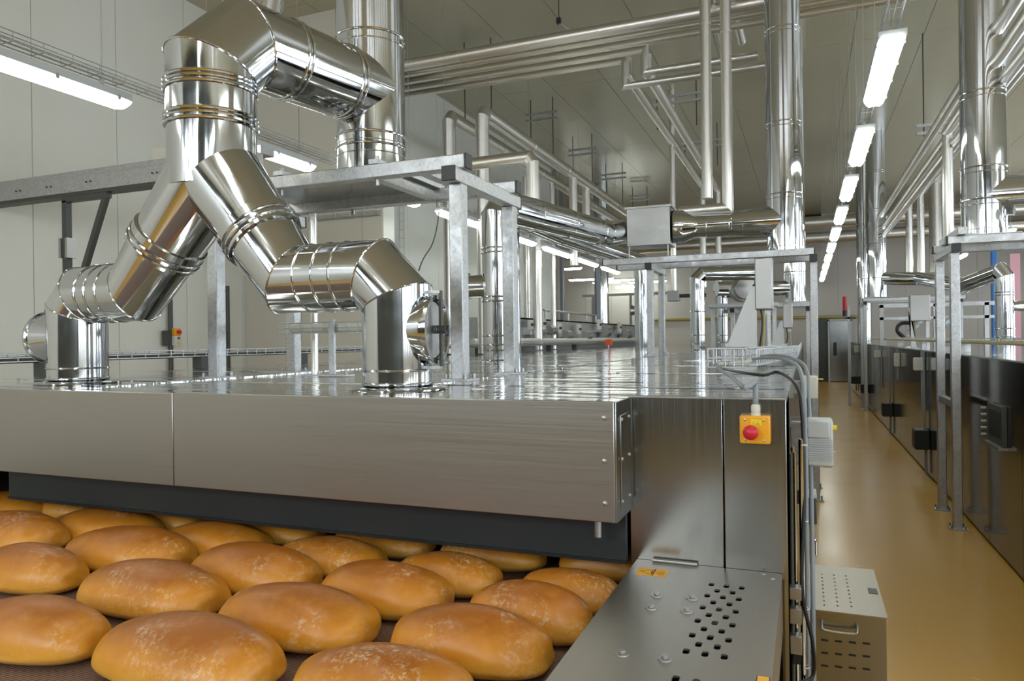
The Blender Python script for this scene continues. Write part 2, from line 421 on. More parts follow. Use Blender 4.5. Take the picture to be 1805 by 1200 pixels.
def hatch(root, c, axis, r=.135, rc=.075):
    c = V(c); ax = V(axis).normalized(); u_ = V((0, 0, 1)); sd = ax.cross(u_)
    h = obj('relief_flap', MB().lathe([(rc + .03, -.07), (r * .80, .00), (r, .075), (r, .10), (r + .012, .10), (r + .012, .115), (r - .006, .115), (r - .012, .085), (.001, .085)], c, ax, 40, False, True), STEEL, root)
    obj('flap_disc', MB().lathe([(.001, 0), (r - .02, 0), (r - .016, .006), (.001, .010)], c + ax * .088, ax, 36), ALU, h)
    f = c + ax * .128
    obj('closing_bar', bar(f - u_ * (r + .02), f + u_ * (r + .03), .022, .010, upv=ax), DARKPAINT, h)
    for s_ in (-1, 1):
        obj('bar_bracket', bar(c + u_ * s_ * (r + .025) - ax * .01, f + u_ * s_ * (r + .025), .025, .012), ALU, h)
    pts = [c + ax * (.10 + .055 * i / 48) + (u_ * math.cos(i * .9) + sd * math.sin(i * .9)) * .016 for i in range(49)]
    obj('spring', MB().tube(pts, .0035, 5), DARKPAINT, h)
hatch(yd, (-1.555, 2.705, 1.80), (.993, .11, 0))
hatch(yd, (-3.86, 2.80, 1.80), (-1, .05, 0))

def stack(label, x, y, z0, r, joints, ztop=HC, group='steel exhaust stacks', br=.008):
    t = thing('exhaust_stack', label, 'chimney', (x, y, z0), group)
    zs = [z0] + list(joints) + [ztop]
    for a, b in zip(zs[:-1], zs[1:]):
        obj('stack_section', cyl((x, y, a), (x, y, b), r, n=48, cap0=False, cap1=False), STEEL, t)
    obj('base_plate', bx(x - r - .06, x + r + .06, y - r - .06, y + r + .06, z0 + .001, z0 + .009), GALV, t)
    for z in joints: bead(t, (x, y, z), (0, 0, 1), r, br); bead(t, (x, y, z - .05), (0, 0, 1), r, br * .5)
    obj('base_collar', MB().lathe([(r, 0), (r + .03, 0), (r + .03, .012), (r + .004, .016), (r + .004, .06), (r, .065)], (x, y, z0), (0, 0, 1), 48, False, False), STEEL, t)
    return t
st1 = stack('tall polished stack standing on the nearest galvanised frame, behind the branched duct', -2.46, 3.80, 2.71, .207, (2.93, 3.0, 3.60, 4.6, 5.6))

# ---- galvanised support frames
def frame(label, x0, x1, y0, y1, zp0, zp1, top, xl, xr, plates=None, group='galvanised stack support frames'):
    f = thing('support_frame', label, 'frame', (x0, y0, zp0), group)
    s = .075; zc = top - s
    for x, z in ((x0, zp0), (x1, zp1)):
        for y in (y0, y1):
            obj('post', bx(x - s / 2, x + s / 2, y - s / 2, y + s / 2, z, zc - s), GALV, f, bevel=.006)
            pl = obj('foot_plate', bx(x - s, x + s, y - s, y + s, z + .001, z + .012), GALV, f)
            for a in (-1, 1):
                for b in (-1, 1): obj('anchor_bolt', cyl((x + a * s * .72, y + b * s * .72, z + .012), (x + a * s * .72, y + b * s * .72, z + .035), .009, n=6), ALU, pl)
        bm_ = obj('cross_beam', bx(x - s / 2, x + s / 2, y0 - .10, y1 + .10, zc - s, zc), GALV, f, bevel=.006)
        for y in (y0 - .10, y1 + .10): obj('end_cap', bx(x - s / 2 - .001, x + s / 2 + .001, min(y, y + math.copysign(.012, y - y0 - .2)) , max(y, y + math.copysign(.012, y - y0 - .2)), zc - s - .001, zc + .001), BLACK, bm_, bevel=.003)
    for y in (y0, y1):
        bm_ = obj('top_beam', bx(xl, xr, y - s / 2, y + s / 2, zc, top), GALV, f, bevel=.006)
        for x, sg in ((xl, -1), (xr, 1)): obj('end_cap', bx(min(x, x + .012 * sg), max(x, x + .012 * sg), y - s / 2 - .001, y + s / 2 + .001, zc - .001, top + .001), BLACK, bm_, bevel=.003)
    return f
f1 = frame('nearest galvanised square tube frame standing on the oven top', -3.28, -1.655, 3.36, 4.06, ZT, ZT, 2.71, -3.36, -1.60)
for x in (-2.78, -2.14):
    b_ = obj('bearer', bx(x - .03, x + .03, 3.32, 4.10, 2.71, 2.735), GALV, f1)
    for y in (3.36, 4.06): obj('bolt', cyl((x, y, 2.60), (x, y, 2.76), .012, n=6), ALU, b_)
obj('bearer_angle', bx(-1.90, -1.84, 3.39, 4.03, 2.64, 2.69), GALV, f1)
obj('bearer_angle', bx(-2.20, -2.14, 3.39, 4.03, 2.64, 2.69), GALV, f1)
obj('support_plate', bx(-3.24, -2.20, 3.40, 4.02, 2.698, 2.709), BRUSH_V, f1)
obj('upright_pipe', cyl((-3.02, 3.95, ZT), (-3.02, 3.95, 2.61), .025, n=16), JACKET, f1)
f2 = frame('mid oven galvanised frame carrying a stack, two legs on the aisle floor', -1.665, .09, 8.40, 9.12, ZT, 0, 2.70, -2.22, .10)
st2 = stack('tall stack in mid oven rising from the frame beside the aisle', -.20, 8.72, 2.70, .19, (3.35, 4.15, 5.2))

# ---- second riser with sheet metal box and duct to the mid stack
d2 = thing('exhaust_duct', 'long polished duct from a single riser through a square sheet box to the mid stack', 'duct', (-2.58, 6.05, ZT))
sections(d2, [(-2.58, 6.05, ZT), (-2.58, 6.05, 2.87), (-2.56, 6.15, 2.985), (-2.16, 8.25, 2.985), (-2.0, 8.50, 3.03), (-1.82, 8.52, 3.04)], [.15, .15, .155, .15, .14, .14])
beads(d2, (-2.58, 6.05, ZT), (0, 0, 1), .152, (.03, .12, .17, .25, .56, .60, 1.0, 1.04), .008)
d = V((.40, 2.1, 0)); beads(d2, (-2.56, 6.15, 2.985), d, .152, (.5, 1.2, 1.9), .006)
obj('damper_box', bx(-1.92, -1.42, 8.34, 8.72, 2.83, 3.27), ALU, d2, bevel=.006)
obj('box_lid', bx(-1.94, -1.40, 8.32, 8.74, 3.262, 3.285), ALU, d2)
for x in (-1.9, -1.45): obj('hanger_rod', cyl((x, 8.36, 2.70), (x, 8.36, 2.84), .008, n=8), ALU, d2)
obj('reducer', MB().lathe([(.19, 0), (.19, .12), (.135, .24), (.135, .30)], (-1.42, 8.53, 3.05), (1.2, .18, 0), 40), STEEL, d2)
sections(d2, [(-1.15, 8.57, 3.05), (-.78, 8.63, 3.06), (-.2, 8.72, 3.06)], [.135, .145, .185])
beads(d2, (-1.15, 8.57, 3.05), (1.2, .18, 0), .14, (.1, .35, .5), .007)
hc = obj('inspection_drum', MB().lathe([(.09, -.10), (.105, -.08), (.105, .09), (.125, .10), (.125, .115), (.001, .115)], (-2.76, 6.02, 2.25), (-1, -.05, 0), 32), STEEL, d2)
obj('drum_latch', cyl((-2.89, 6.0, 2.30), (-2.95, 6.0, 2.30), .012, n=8), COPPER, hc)
obj('drum_latch', cyl((-2.89, 6.0, 2.19), (-2.95, 6.0, 2.19), .015, n=8), COPPER, hc)

d3 = thing('exhaust_duct', 'lower parallel duct passing under the long duct behind the nearest frame', 'duct', (-2.9, 6.9, 2.6))
sections(d3, [PY(895, 372, 6.9), PY(985, 412, 8.4), PY(1130, 462, 12.2)], .13, n=32)
for k, Y in enumerate((7.4, 9.6)): bead(d3, PY(895, 372, 6.9).lerp(PY(985, 412, 8.4), .4) if k == 0 else PY(985, 412, 8.4).lerp(PY(1130, 462, 12.2), .3), (.4, 1, -.02), .131, .007)
obj('end_riser', cyl(PY(1130, 462, 12.2), V((PY(1130, 462, 12.2).x, 12.2, ZT)), .12, n=28), STEEL, d3)
obj('start_riser', cyl(PY(895, 372, 6.9), V((PY(895, 372, 6.9).x, 6.9, ZT)), .12, n=28), STEEL, d3)

# ---- further risers on the same oven
def riser(label, x, y, z1, r, cap=True, turn=None):
    t = thing('oven_riser', label, 'duct', (x, y, ZT), 'far risers on the oven top')
    pts = [(x, y, ZT), (x, y, z1)] + ([V((x, y, z1 + .1)) + V(turn)] if turn else [])
    if turn: pts = [(x, y, ZT), (x, y, z1), V((x, y, z1 + r * .8)) + V(turn).normalized() * r * .8, V((x, y, z1 + r * .8)) + V(turn)]
    sections(t, pts, r, n=28)
    for q in (.03, .12, .25, .6): bead(t, (x, y, ZT + q), (0, 0, 1), r, .008, 28)
    if cap:
        h = obj('inspection_drum', MB().lathe([(r * .6, -.1), (r * .68, .10), (r * .8, .10), (r * .8, .12), (.001, .12)], (x - r, y, ZT + .72), (-1, 0, 0), 24), STEEL, t)
    return t
riser('slim riser with side drum left of the far risers, seen past the mid frame posts', -2.67, 12.97, 2.9, .125)
riser('single riser in the gap under the mid frame beam, elbow turning right', -1.48, 11.0, 2.62, .105, False, (.9, .3, 0))
riser('smallest far riser just left of the triangular bracket plate', -1.40, 13.7, 2.5, .095, False, (.6, .3, 0))
f3 = frame('small distant galvanised frame behind the panel box on the oven', -1.2, .05, 13.5, 14.2, ZT, 0, 2.35, -1.35, .08)
stack('distant stack on the far small frame right behind the panel box', -.16, 13.8, 2.36, .18, (2.9, 3.5), 4.6 + 1.9)
dd = thing('exhaust_duct', 'short distant duct joining the far stack at the end of the small frame', 'duct', (-1.3, 13.4, 2.7))
sections(dd, [(-1.45, 13.2, 2.62), (-.95, 13.5, 2.62), (-.16, 13.8, 2.62)], .13, n=28)
mo = thing('fan_motor', 'distant fan unit with flanged drum on a bench behind the mid frame', 'motor', (-.95, 12.2, 2.2))
obj('fan_casing', MB().lathe([(.05, 0), (.2, .02), (.2, .18), (.16, .2), (.16, .32), (.05, .34)], (-.95, 12.2, 2.52), (.3, -1, 0), 32), ALU, mo)
obj('motor_body', cyl((-.95, 12.1, 2.52), (-.62, 11.95, 2.52), .1, n=20), DARKPAINT, mo)
obj('bench', bx(-1.45, -.4, 12.0, 12.5, 2.24, 2.30), GALV, mo)
for x in (-1.4, -.45): obj('leg', bx(x - .03, x + .03, 12.2, 12.26, ZT, 2.25), GALV, mo)

# ------------------------------------------------------------------ the near oven
XR = -.06          # its aisle side
ov = thing('tunnel_oven', 'wide stainless tunnel oven with hood over the bread belt, nearest machine', 'oven', (-2.4, 2.3, 0))
n_ = 0; dk0 = None
ys = [2.50 + .0, 3.05, 4.25, 5.45, 6.65, 7.85, 9.05, 10.25, 11.45, 12.65, 13.85, 15.05, 16.25, 17.45, 18.65, 19.85, 21.05, 22.25, 23.45, 24.65, 25.85, 27.0]
xs = [-4.75, -3.18, -1.62, XR]
for j in range(len(ys) - 1):
    for i in range(3):
        t = random.uniform(-.0012, .0012)
        m_ = MB().box(xs[i] + .001, xs[i + 1] - .001, ys[j] + .0008, ys[j + 1] - .0008, ZT - .02, ZT)
        for p in m_.v:
            if p.z > ZT - .01: p.z += t * (1 if p.x > (xs[i] + xs[i + 1]) / 2 else -1)
        q = obj('top_sheet', m_, DECK, ov, smooth=0)
        if i < 2 and j < 9: obj('standing_edge', bx(xs[i + 1] - .004, xs[i + 1] + .004, ys[j] + .01, ys[j + 1] - .01, ZT - .01, ZT + .006), DECK, q)
        if j < 5: obj('lap_strip', bx(xs[i] + .02, xs[i + 1] - .02, ys[j + 1] - .010, ys[j + 1] + .010, ZT - .01, ZT + .0015), DECK, q)
        if j < 4:
            for k in range(4):
                x = xs[i] + (k + .5) * (xs[i + 1] - xs[i]) / 4
                obj('screw_head', MB().lathe([(.011, 0), (.009, .005), (.003, .008)], (x, ys[j + 1] - .035, ZT + .001), (0, 0, 1), 10), ALU, q)
# aisle side panels and hidden shell
for j in range(0, len(ys) - 1):
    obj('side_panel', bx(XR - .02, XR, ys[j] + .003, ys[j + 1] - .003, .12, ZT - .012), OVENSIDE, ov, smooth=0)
obj('left_side', bx(-4.75, -4.72, 2.5, 27, .1, ZT - .02), BRUSH_V, ov, smooth=0)
obj('end_wall', bx(-4.75, XR, 26.95, 27, .1, ZT - .02), BRUSH_V, ov, smooth=0)
obj('plinth', bx(-4.7, XR - .08, 2.9, 26.9, 0, .12), DARKPAINT, ov, smooth=0)
obj('chamber_dark_plate', bx(-4.7, -.6, 3.62, 3.66, .5, 1.5), INNER, ov, smooth=0)  # dark plate added for the darkness deep in the tunnel
obj('baking_chamber_roof', bx(-4.7, -.6, 2.52, 3.64, 1.10, 1.13), INNER, ov, smooth=0)
# hood
HY, HZ0 = 2.27, 1.158
for a, b in ((-5.1, -2.463), (-2.460, -.572)):
    hp = obj('hood_panel', bx(a, b, HY, HY + .012, HZ0, ZT + .004), BRUSH_H, ov, bevel=.003)
obj('hood_top', bx(-5.1, -.572, HY + .002, 2.502, ZT - .006, ZT + .003), DECK, ov, smooth=0)
obj('hood_underside', bx(-5.1, -.574, HY + .012, 2.50, HZ0, HZ0 + .008), DARK, ov, smooth=0)
he = obj('hood_end_plate', bx(-.574, -.566, HY + .002, 2.488, HZ0, ZT + .003), BRUSH_V, ov, bevel=.002)
cp = obj('access_plate', bx(-.566, -.563, HY + .055, HY + .185, HZ0 + .035, ZT - .045), BRUSH_V, he, bevel=.0015)
for y in (HY + .068, HY + .172):
    for z in (1.215, 1.355, 1.485): obj('screw', MB().lathe([(.007, 0), (.006, .003), (.002, .005)], (-.563, y, z), (1, 0, 0), 10), ALU, cp)
for z in (1.496, 1.357, 1.220): obj('screw', MB().lathe([(.0085, 0), (.0075, .004), (.002, .006)], (-.605, HY, z), (0, -1, 0), 12), ALU, hp)
obj('dark_curtain', bx(-3.79, -.58, 2.455, 2.475, .974, 1.162), DARK, ov, bevel=.002)
obj('curtain_lip', bx(-3.79, -.58, 2.448, 2.458, .974, .986), BLACK, ov, smooth=0)
obj('drain_stub', cyl((-.66, 2.38, 1.08), (-.66, 2.38, HZ0), .013, n=12), ALU, ov)
# cabinet at the discharge corner
for a, b in ((-.574, -.2595), (-.2555, XR)):
    obj('cabinet_panel', bx(a, b, 2.49, 2.502, .965, ZT + .003), BRUSH_V, ov, bevel=.0025)
obj('cabinet_side', bx(XR - .012, XR, 2.502, 2.9, .1, ZT), BRUSH_V, ov, smooth=0)
obj('cabinet_inner_side', bx(-.574, -.566, 2.502, 3.6, .5, ZT - .02), BRUSH_V, ov, smooth=0)
obj('hinge', cyl((-.495, 2.478, .990), (-.345, 2.478, .990), .007, n=12), ALU, ov)
obj('top_trim', bx(-.574, XR, 2.488, 2.52, ZT + .001, ZT + .006), ALU, ov, bevel=.001)

# cover plate beside the belt, with real slots
def cut(ob, cutter_mb):
    me = bpy.data.meshes.new('tmp'); o = ORG[ob]
    me.from_pydata([tuple(p - o) for p in cutter_mb.v], [], cutter_mb.f)
    bm = bmesh.new(); bm.from_mesh(me); bmesh.ops.recalc_face_normals(bm, faces=bm.faces); bm.to_mesh(me); bm.free()
    c = bpy.data.objects.new('tmp', me); COL.objects.link(c); c.matrix_world = Matrix.Translation(o)
    md = ob.modifiers.new('cut', 'BOOLEAN'); md.operation = 'DIFFERENCE'; md.object = c; md.solver = 'EXACT'
    bpy.context.view_layer.update(); dg = bpy.context.evaluated_depsgraph_get()
    nm = bpy.data.meshes.new_from_object(ob.evaluated_get(dg)); ob.modifiers.clear(); old = ob.data; nm.name = old.name; ob.data = nm
    bpy.data.objects.remove(c); bpy.data.meshes.remove(me)
pt = thing('cover_plate', 'brushed steel cover plate with slots and bolts beside the bread belt', 'plate', (-.31, 1.9, .5))
plate = obj('plate', bx(-.550, -.078, 1.0, 2.487, .980, .985), PLATE, pt, smooth=0)
def slot(x, y, z0, z1, wx, wy):
    r = min(wx, wy) * .38; pts = []
    for cx, cy, a0 in ((1, 1, 0), (-1, 1, 90), (-1, -1, 180), (1, -1, 270)):
        for k in range(3):
            a = math.radians(a0 + 45 * k); pts.append((x + cx * (wx / 2 - r) + r * math.cos(a), y + cy * (wy / 2 - r) + r * math.sin(a), z0))
    return pts, (0, 0, z1 - z0)
cm = MB(); lit = []
def slots(y0, full):
    for k in range(full):
        for x in (-.279, -.234, -.189):
            cm.prism(*slot(x, y0 - k * .1026, .97, 1.0, .0165, .032))
        if k < full - 1:
            for x in (-.256, -.211): cm.prism(*slot(x, y0 - k * .1026 - .0513, .97, 1.0, .0165, .032))
slots(2.306, 6); slots(1.64, 6)
cut(plate, cm)
obj('plate_side', bx(-.550, -.545, 1.0, 2.46, .78, .980), PLATE, pt, smooth=0)
obj('plate_side', bx(-.083, -.078, 1.0, 2.487, .80, .980), PLATE, pt, smooth=0)
obj('inner_tray', bx(-.544, -.084, 1.0, 2.48, .90, .905), HOLE, pt, smooth=0)
for y in (2.15, 2.05): obj('inner_bar', bx(-.268, -.20, y - .012, y + .012, .955, .962), ALU, pt, smooth=0)
obj('stand', bx(-.50, -.12, 1.0, 2.45, .0, .9), DARKPAINT, pt, smooth=0)
for x, y in ((-.418, 2.149), (-.317, 2.161), (-.414, 2.044), (-.316, 2.053), (-.421, 1.721), (-.319, 1.729)):
    b_ = obj('washer', MB().lathe([(.017, 0), (.0165, .0025), (.008, .0025)], (x, y, .9852), (0, 0, 1), 24), ALU, pt)
    obj('bolt_head', cyl((x, y, .9877), (x, y, .996), .0095, n=6), ALU, b_, bevel=.0008)
for x, y in ((-.135, 2.462), (-.105, 2.425)): obj('rivet', MB().lathe([(.008, 0), (.006, .003), (.001, .0045)], (x, y, .985), (0, 0, 1), 14), ALU, pt)
def flat(pts, z, t=.0004): return MB().prism([(x, y, z) for x, y in pts], (0, 0, t))
# warning sticker lying crosswise: triangle, bar and small print
a, b, c, d = [PZ(u, v, .9855) for u, v in ((1127, 1000.5), (1179, 1004), (1173, 1016.5), (1119, 1012.5))]
sx0, sx1, sy0, sy1 = (a.x + d.x) / 2, (b.x + c.x) / 2, (c.y + d.y) / 2, (a.y + b.y) / 2
sk = obj('warning_sticker', flat([(sx0, sy0), (sx1, sy0), (sx1, sy1), (sx0, sy1)], .9852), STICK, pt, smooth=0)
def sp(s, t): return (sx0 + (sx1 - sx0) * s, sy0 + (sy1 - sy0) * t)
def stroke(s0, t0, s1, t1, wd): 
    p0, p1 = V((*sp(s0, t0), 0)), V((*sp(s1, t1), 0)); n = (p1 - p0).normalized(); n = V((-n.y, n.x, 0)) * wd / 2
    return flat([(p0 + n)[:2], (p1 + n)[:2], (p1 - n)[:2], (p0 - n)[:2]], .98565, .0002)
for s_ in ((.10, .5, .56, .90), (.10, .5, .56, .10), (.565, .06, .565, .94)): obj('printed_triangle', stroke(*s_, .0022 if s_[0] < .5 else .004), INK, sk, smooth=0)
obj('printed_mark', stroke(.50, .30, .50, .70, .005), INK, sk, smooth=0)
obj('printed_mark', stroke(.28, .48, .46, .52, .004), STICK, sk, smooth=0)
for k, (s_, t0, t1) in enumerate(((.68, .35, .65), (.74, .2, .8), (.80, .15, .7), (.86, .15, .85), (.91, .2, .6))): obj('printed_line', stroke(s_, t0, s_, t1, .0013), INK, sk, smooth=0)
a = PZ(1334, 1190.5, .9855); b = PZ(1358, 1193, .9855)
s2 = obj('warning_sticker', flat([(a.x, a.y - .16), (b.x, a.y - .16), (b.x, a.y), (a.x, a.y)], .9852), STICK, pt, smooth=0)
for x in (a.x, b.x - .002): obj('printed_border', flat([(x, a.y - .16), (x + .002, a.y - .16), (x + .002, a.y), (x, a.y)], .98565, .0002), INK, s2, smooth=0)

# belt and loaves
ZB = .83
bt = thing('conveyor_belt', 'brown woven wire oven belt carrying the bread loaves', 'belt', (-2.6, 1.9, ZB - .05))
obj('belt_web', bx(-5.4, -.556, .35, 3.6, ZB - .012, ZB), BELT, bt, smooth=0)
obj('support_bed', bx(-5.4, -.556, .35, 3.6, ZB - .09, ZB - .014), DARKPAINT, bt, smooth=0)
for x in (-4.6, -2.7, -.75):
    for y in (.6, 3.3): obj('leg', bx(x - .04, x + .04, y - .04, y + .04, 0, ZB - .09), GALV, bt)

def loaf_mesh(seed):
    rnd = random.Random(seed); nu, nv = 56, 30; ph = [rnd.uniform(0, 6.28) for _ in range(9)]
    bend = rnd.uniform(-.05, .05); tip = rnd.uniform(-.06, .06); mb = MB(); rs = []
    for j in range(1, nv):
        th = PI * j / nv; row = []
        for i in range(nu):
            f_ = 2 * PI * i / nu
            # axis along x: th from -x end to +x end
            x = -math.cos(th); rr = math.sin(th) ** .56
            y = rr * math.cos(f_); z = rr * math.sin(f_)
            zz = .80 * z if z > 0 else -min(.36 * abs(z), .28)
            y *= (1 + tip * x); y += bend * (1 - x * x)
            if z > 0: zz *= 1 - .12 * x * x
            dn = .018 * math.sin(3.1 * x + ph[0]) * math.cos(2 * f_ + ph[1]) + .012 * math.sin(5.3 * x + ph[2] + f_ * 2) + .010 * math.sin(7 * y + ph[3] + 3 * x)
            k = 1 + (dn if z > -.2 else 0)
            row.append(V((x * (1 + .012 * math.sin(3 * f_ + ph[4])), y * k, zz * k)))
        rs.append(row)
    mb.rings(rs); zmin = min(p.z for p in mb.v)
    for p in mb.v: p.z -= zmin
    zt = max(p.z for p in mb.v)
    for p in mb.v: p.z /= zt
    return mb
ROWS = [
 ('nearest row', [(60, -60, 183, 1045, 1187), (333, 172, 495, 1092, 1222), (675, 525, 825, 1145, 1270)]),
 ('second row from the camera', [(50, -40, 150, 960, 1055), (270, 147, 395, 990, 1098), (525, 392, 658, 1036, 1150), (830, 693, 967, 1078, 1195)]),
 ('middle row', [(30, -75, 125, 908, 978), (228, 120, 337, 932, 1018), (450, 340, 560, 965, 1057), (680, 570, 792, 995, 1098), (935, 827, 1042, 1038, 1138)]),
 ('fourth row just outside the curtain', [(20, -60, 95, 862, 925), (187, 95, 280, 893, 962), (380, 290, 470, 917, 990), (582, 490, 675, 943, 1024), (790, 698, 882, 970, 1057), (1004, 916, 1092, 1000, 1088)]),
 ('fifth row half under the curtain', [(110, 20, 185, 865, 925), (280, 195, 370, 880, 940), (478, 385, 570, 910, 972), (670, 590, 765, 925, 997), (865, 775, 965, 948, 1030), (1055, 985, 1150, 968, 1040)]),
]
loaf_objs = []
for ri, (rn, L) in enumerate(ROWS):
    for li, (_, ua, ub, va, vb) in enumerate(L):
        uc, vc = (ua + ub) / 2, (va + vb) / 2
        P = PZ(uc, vc, ZB + .055)
        for _k in range(3):
            z = (P - CAM).dot(fw)
            kx = math.cos(YAW) + math.sin(YAW) * (uc - 902) / FPX; ky = math.sin(YAW) - math.cos(YAW) * (uc - 902) / FPX
            a_ = ((ub - ua) / 2) / FPX * z / math.hypot(kx * 1.0, ky * .54)
            a_ = max(.165, min(.285, a_)); b_ = a_ * .54
            dep = 1.75 - ZB - .05
            hv = (vb - va) / 2 / FPX * z
            h_ = 2 * math.sqrt(max(hv * hv - (b_ * dep / z * .92) ** 2, .0030))
            h_ = max(.115, min(.165, h_ * 1.05))
        if ri == 4: P = V((P.x / P.y * 2.72, 2.72, P.z))
        if ri >= 3: h_ = min(h_, .138)
        m_ = loaf_mesh(100 + ri * 10 + li)
        for p in m_.v: p.x *= a_; p.y *= b_; p.z *= h_
        n_l = len(L)
        pos = 'leftmost of its row' if li == 0 else ('rightmost of its row' if li == n_l - 1 else ORD[li] + ' from the left')
        o = obj('bread_loaf', m_, CRUST, None, org=(0, 0, 0), smooth=60, label='golden floured bread loaf in the %s, %s' % (rn, pos), cat='bread', group='bread loaves on the oven belt')
        o.location = (P.x, P.y, ZB); o.rotation_euler = (0, 0, math.radians(random.Random(ri * 7 + li).uniform(-1, 7)))

# ------------------------------------------------------------------ emergency stop, cables, actuators
es = thing('emergency_stop', 'orange yellow emergency stop box with red mushroom button on the cabinet', 'switch', (-.154, 2.489, 1.40))
hb = obj('housing', bx(-.201, -.107, 2.445, 2.489, 1.407, 1.497), ORANGE, es, bevel=.005)
obj('mushroom_button', MB().lathe([(.012, 0), (.012, .014), (.020, .016), (.0235, .022), (.0235, .028), (.017, .036), (.006, .040), (.0005, .0405)], (-.165, 2.446, 1.446), (0, -1, 0), 32), RED, es)
for x in (-.184, -.126):
    for z in (1.418, 1.484): obj('screw', MB().lathe([(.0045, 0), (.004, .002), (.001, .003)], (x, 2.446, z), (0, -1, 0), 12), ALU, hb)
yl = obj('yellow_label', MB().prism([(-.166, 2.4445, 1.488), (-.132, 2.4445, 1.484), (-.134, 2.4445, 1.466), (-.150, 2.4445, 1.468), (-.167, 2.4445, 1.470)], (0, -.0006, 0)), YELLOW, es, smooth=0)
for x0, x1, z in ((-.159, -.155, 1.474), (-.159, -.155, 1.477), (-.147, -.142, 1.4745), (-.146, -.143, 1.4775), (-.152, -.138, 1.4705)):
    obj('printed_mark', bx(x0, x1, 2.4436, 2.444, z, z + .001), INK, yl, smooth=0)
gl = obj('cable_gland', MB().lathe([(.015, 0), (.015, .008), (.0125, .009), (.0125, .011), (.0145, .012), (.0145, .03), (.010, .036)], (-.152, 2.468, 1.497), (0, 0, 1), 12), CREAM, es, smooth=20)

def cable(name, label, pts, r, m, n=10, k=8): return obj(name, MB().tube(pts, r, n, k), m, None, label=label, cat='cable')
g0 = V((-.152, 2.468, 1.53))
cable('grey_cable', 'grey cable curving from the wire basket into the emergency stop box',
      [PZ(1262, 636, 1.60), PZ(1268, 650, 1.585), PZ(1290, 664, 1.59), PZ(1312, 682, 1.60), V((-.158, 2.52, 1.60)), g0 + V((0, 0, .03)), g0], .0085, CABLE)
cable('black_cable', 'thin black cable running from the wire basket over the oven edge and down the side',
      [PZ(1266, 648, 1.585), PZ(1300, 655, 1.60), PZ(1345, 661, 1.60), V((-.10, 3.05, 1.61)), V((-.03, 2.78, 1.57)), V((-.012, 2.70, 1.45)), V((-.010, 2.66, 1.2)), V((-.02, 2.62, .9)), V((.01, 2.64, .72)), V((.012, 2.66, .6)), V((-.03, 2.62, .58))], .0062, BLACK)
for k, (y0, xo, lb) in enumerate(((4.2, 0, 'inner'), (4.7, .018, 'outer'))):
    cable('grey_cable', 'grey cable bending off the wire basket down the oven side, %s of two' % lb,
          [V((-.27, y0, 1.63)), V((-.16, y0 - .25, 1.645)), V((-.06, y0 - .75, 1.64)), V((-.015 + xo, y0 - 1.15, 1.60)), V((-.005 + xo, y0 - 1.35, 1.45)), V((-.004 + xo, 2.72 + k * .05, 1.0)), V((-.004 + xo, 2.70 + k * .05, .1))], .008, CABLE)
co = thing('side_conduit', 'steel conduit tube running down the oven corner beside the cabinet', 'pipe', (-.02, 2.66, .1))
obj('tube', cyl((-.018, 2.66, .1), (-.018, 2.66, 1.40), .0085, n=14), STEEL, co)
for z in (1.38, 1.12, .82, .62): obj('cable_tie', MB().torus((-.012, 2.665, z), (0, 0, 1), .013, .0025, 16, 5), CREAM, co)
sf = thing('side_fittings', 'small rods and bracket plates between cabinet corner and aisle', 'bracket', (-.045, 2.6, 0))
for x, y, m_ in ((-.050, 2.60, DARKPAINT), (-.038, 2.62, STEEL), (-.046, 2.75, COPPER)): obj('rod', cyl((x, y, .3), (x, y, 1.36), .006, n=10), m_, sf)
for z0, z1 in ((.88, .92), (.80, .85), (.70, .76)): obj('bracket_plate', bx(-.058, -.022, 2.56, 2.60, z0, z1), ALU, sf, bevel=.001)
obj('sensor', cyl((-.075, 2.50, .615), (-.030, 2.50, .615), .012, n=16), STEEL, sf)
obj('black_clip', bx(-.05, -.025, 2.58, 2.62, .66, .72), BLACK, sf)
def actuator(label, x0, x1, y, z0, z1, dep=.12, ribs=10, m=GREY):
    t = thing('valve_actuator', label, 'actuator', (x0, y, z0))
    obj('housing', bx(x0, x1, y, y + dep, z0, z1), m, t, bevel=.008)
    obj('cover_lid', bx(x0 + .003, x1 - .012, y - .008, y + .01, z0 + (z1 - z0) * .62, z1 - .004), m, t, bevel=.004)
    for k in range(ribs):
        z = z0 + (z1 - z0) * (.15 + .42 * k / max(1, ribs - 1)); obj('rib', bx(x0 + .004, x1 - .002, y - .004, y + .004, z, z + .0045), m, t)
    return t
ac = actuator('pale grey ribbed valve actuator with yellow knob on the oven side, nearest', .000, .094, 3.0, 1.252, 1.43)
obj('mounting_plate', bx(-.058, -.002, 3.02, 3.05, 1.30, 1.42), ALU, ac, bevel=.003)
obj('side_block', bx(-.052, .0, 3.03, 3.12, 1.25, 1.33), ALU, ac, bevel=.006)
obj('yellow_knob', cyl((.092, 3.02, 1.40), (.108, 3.02, 1.40), .011, n=16), YELLOW, ac)
obj('output_shaft', cyl((.055, 3.03, 1.255), (.090, 3.03, 1.255), .010, n=16), STEEL, ac)
obj('wire_loop', MB().tube([(-.06, 3.01, 1.40), (-.05, 3.0, 1.435), (0, 2.99, 1.437), (.004, 2.99, 1.40)], .003, 6, 5), CABLE, ac)
a = PY(1421, 663, 4.6); c = PY(1442, 703, 4.6)
bxx = thing('terminal_box', 'cream terminal box behind the nearest actuator on the oven edge', 'box', (a.x, 4.6, c.z))
obj('housing', bx(a.x - .03, c.x, 4.6, 4.7, c.z, a.z), CREAM, bxx, bevel=.006); obj('marker_tab', bx(c.x, c.x + .03, 4.62, 4.64, a.z - .02, a.z - .015), YELLOW, bxx)
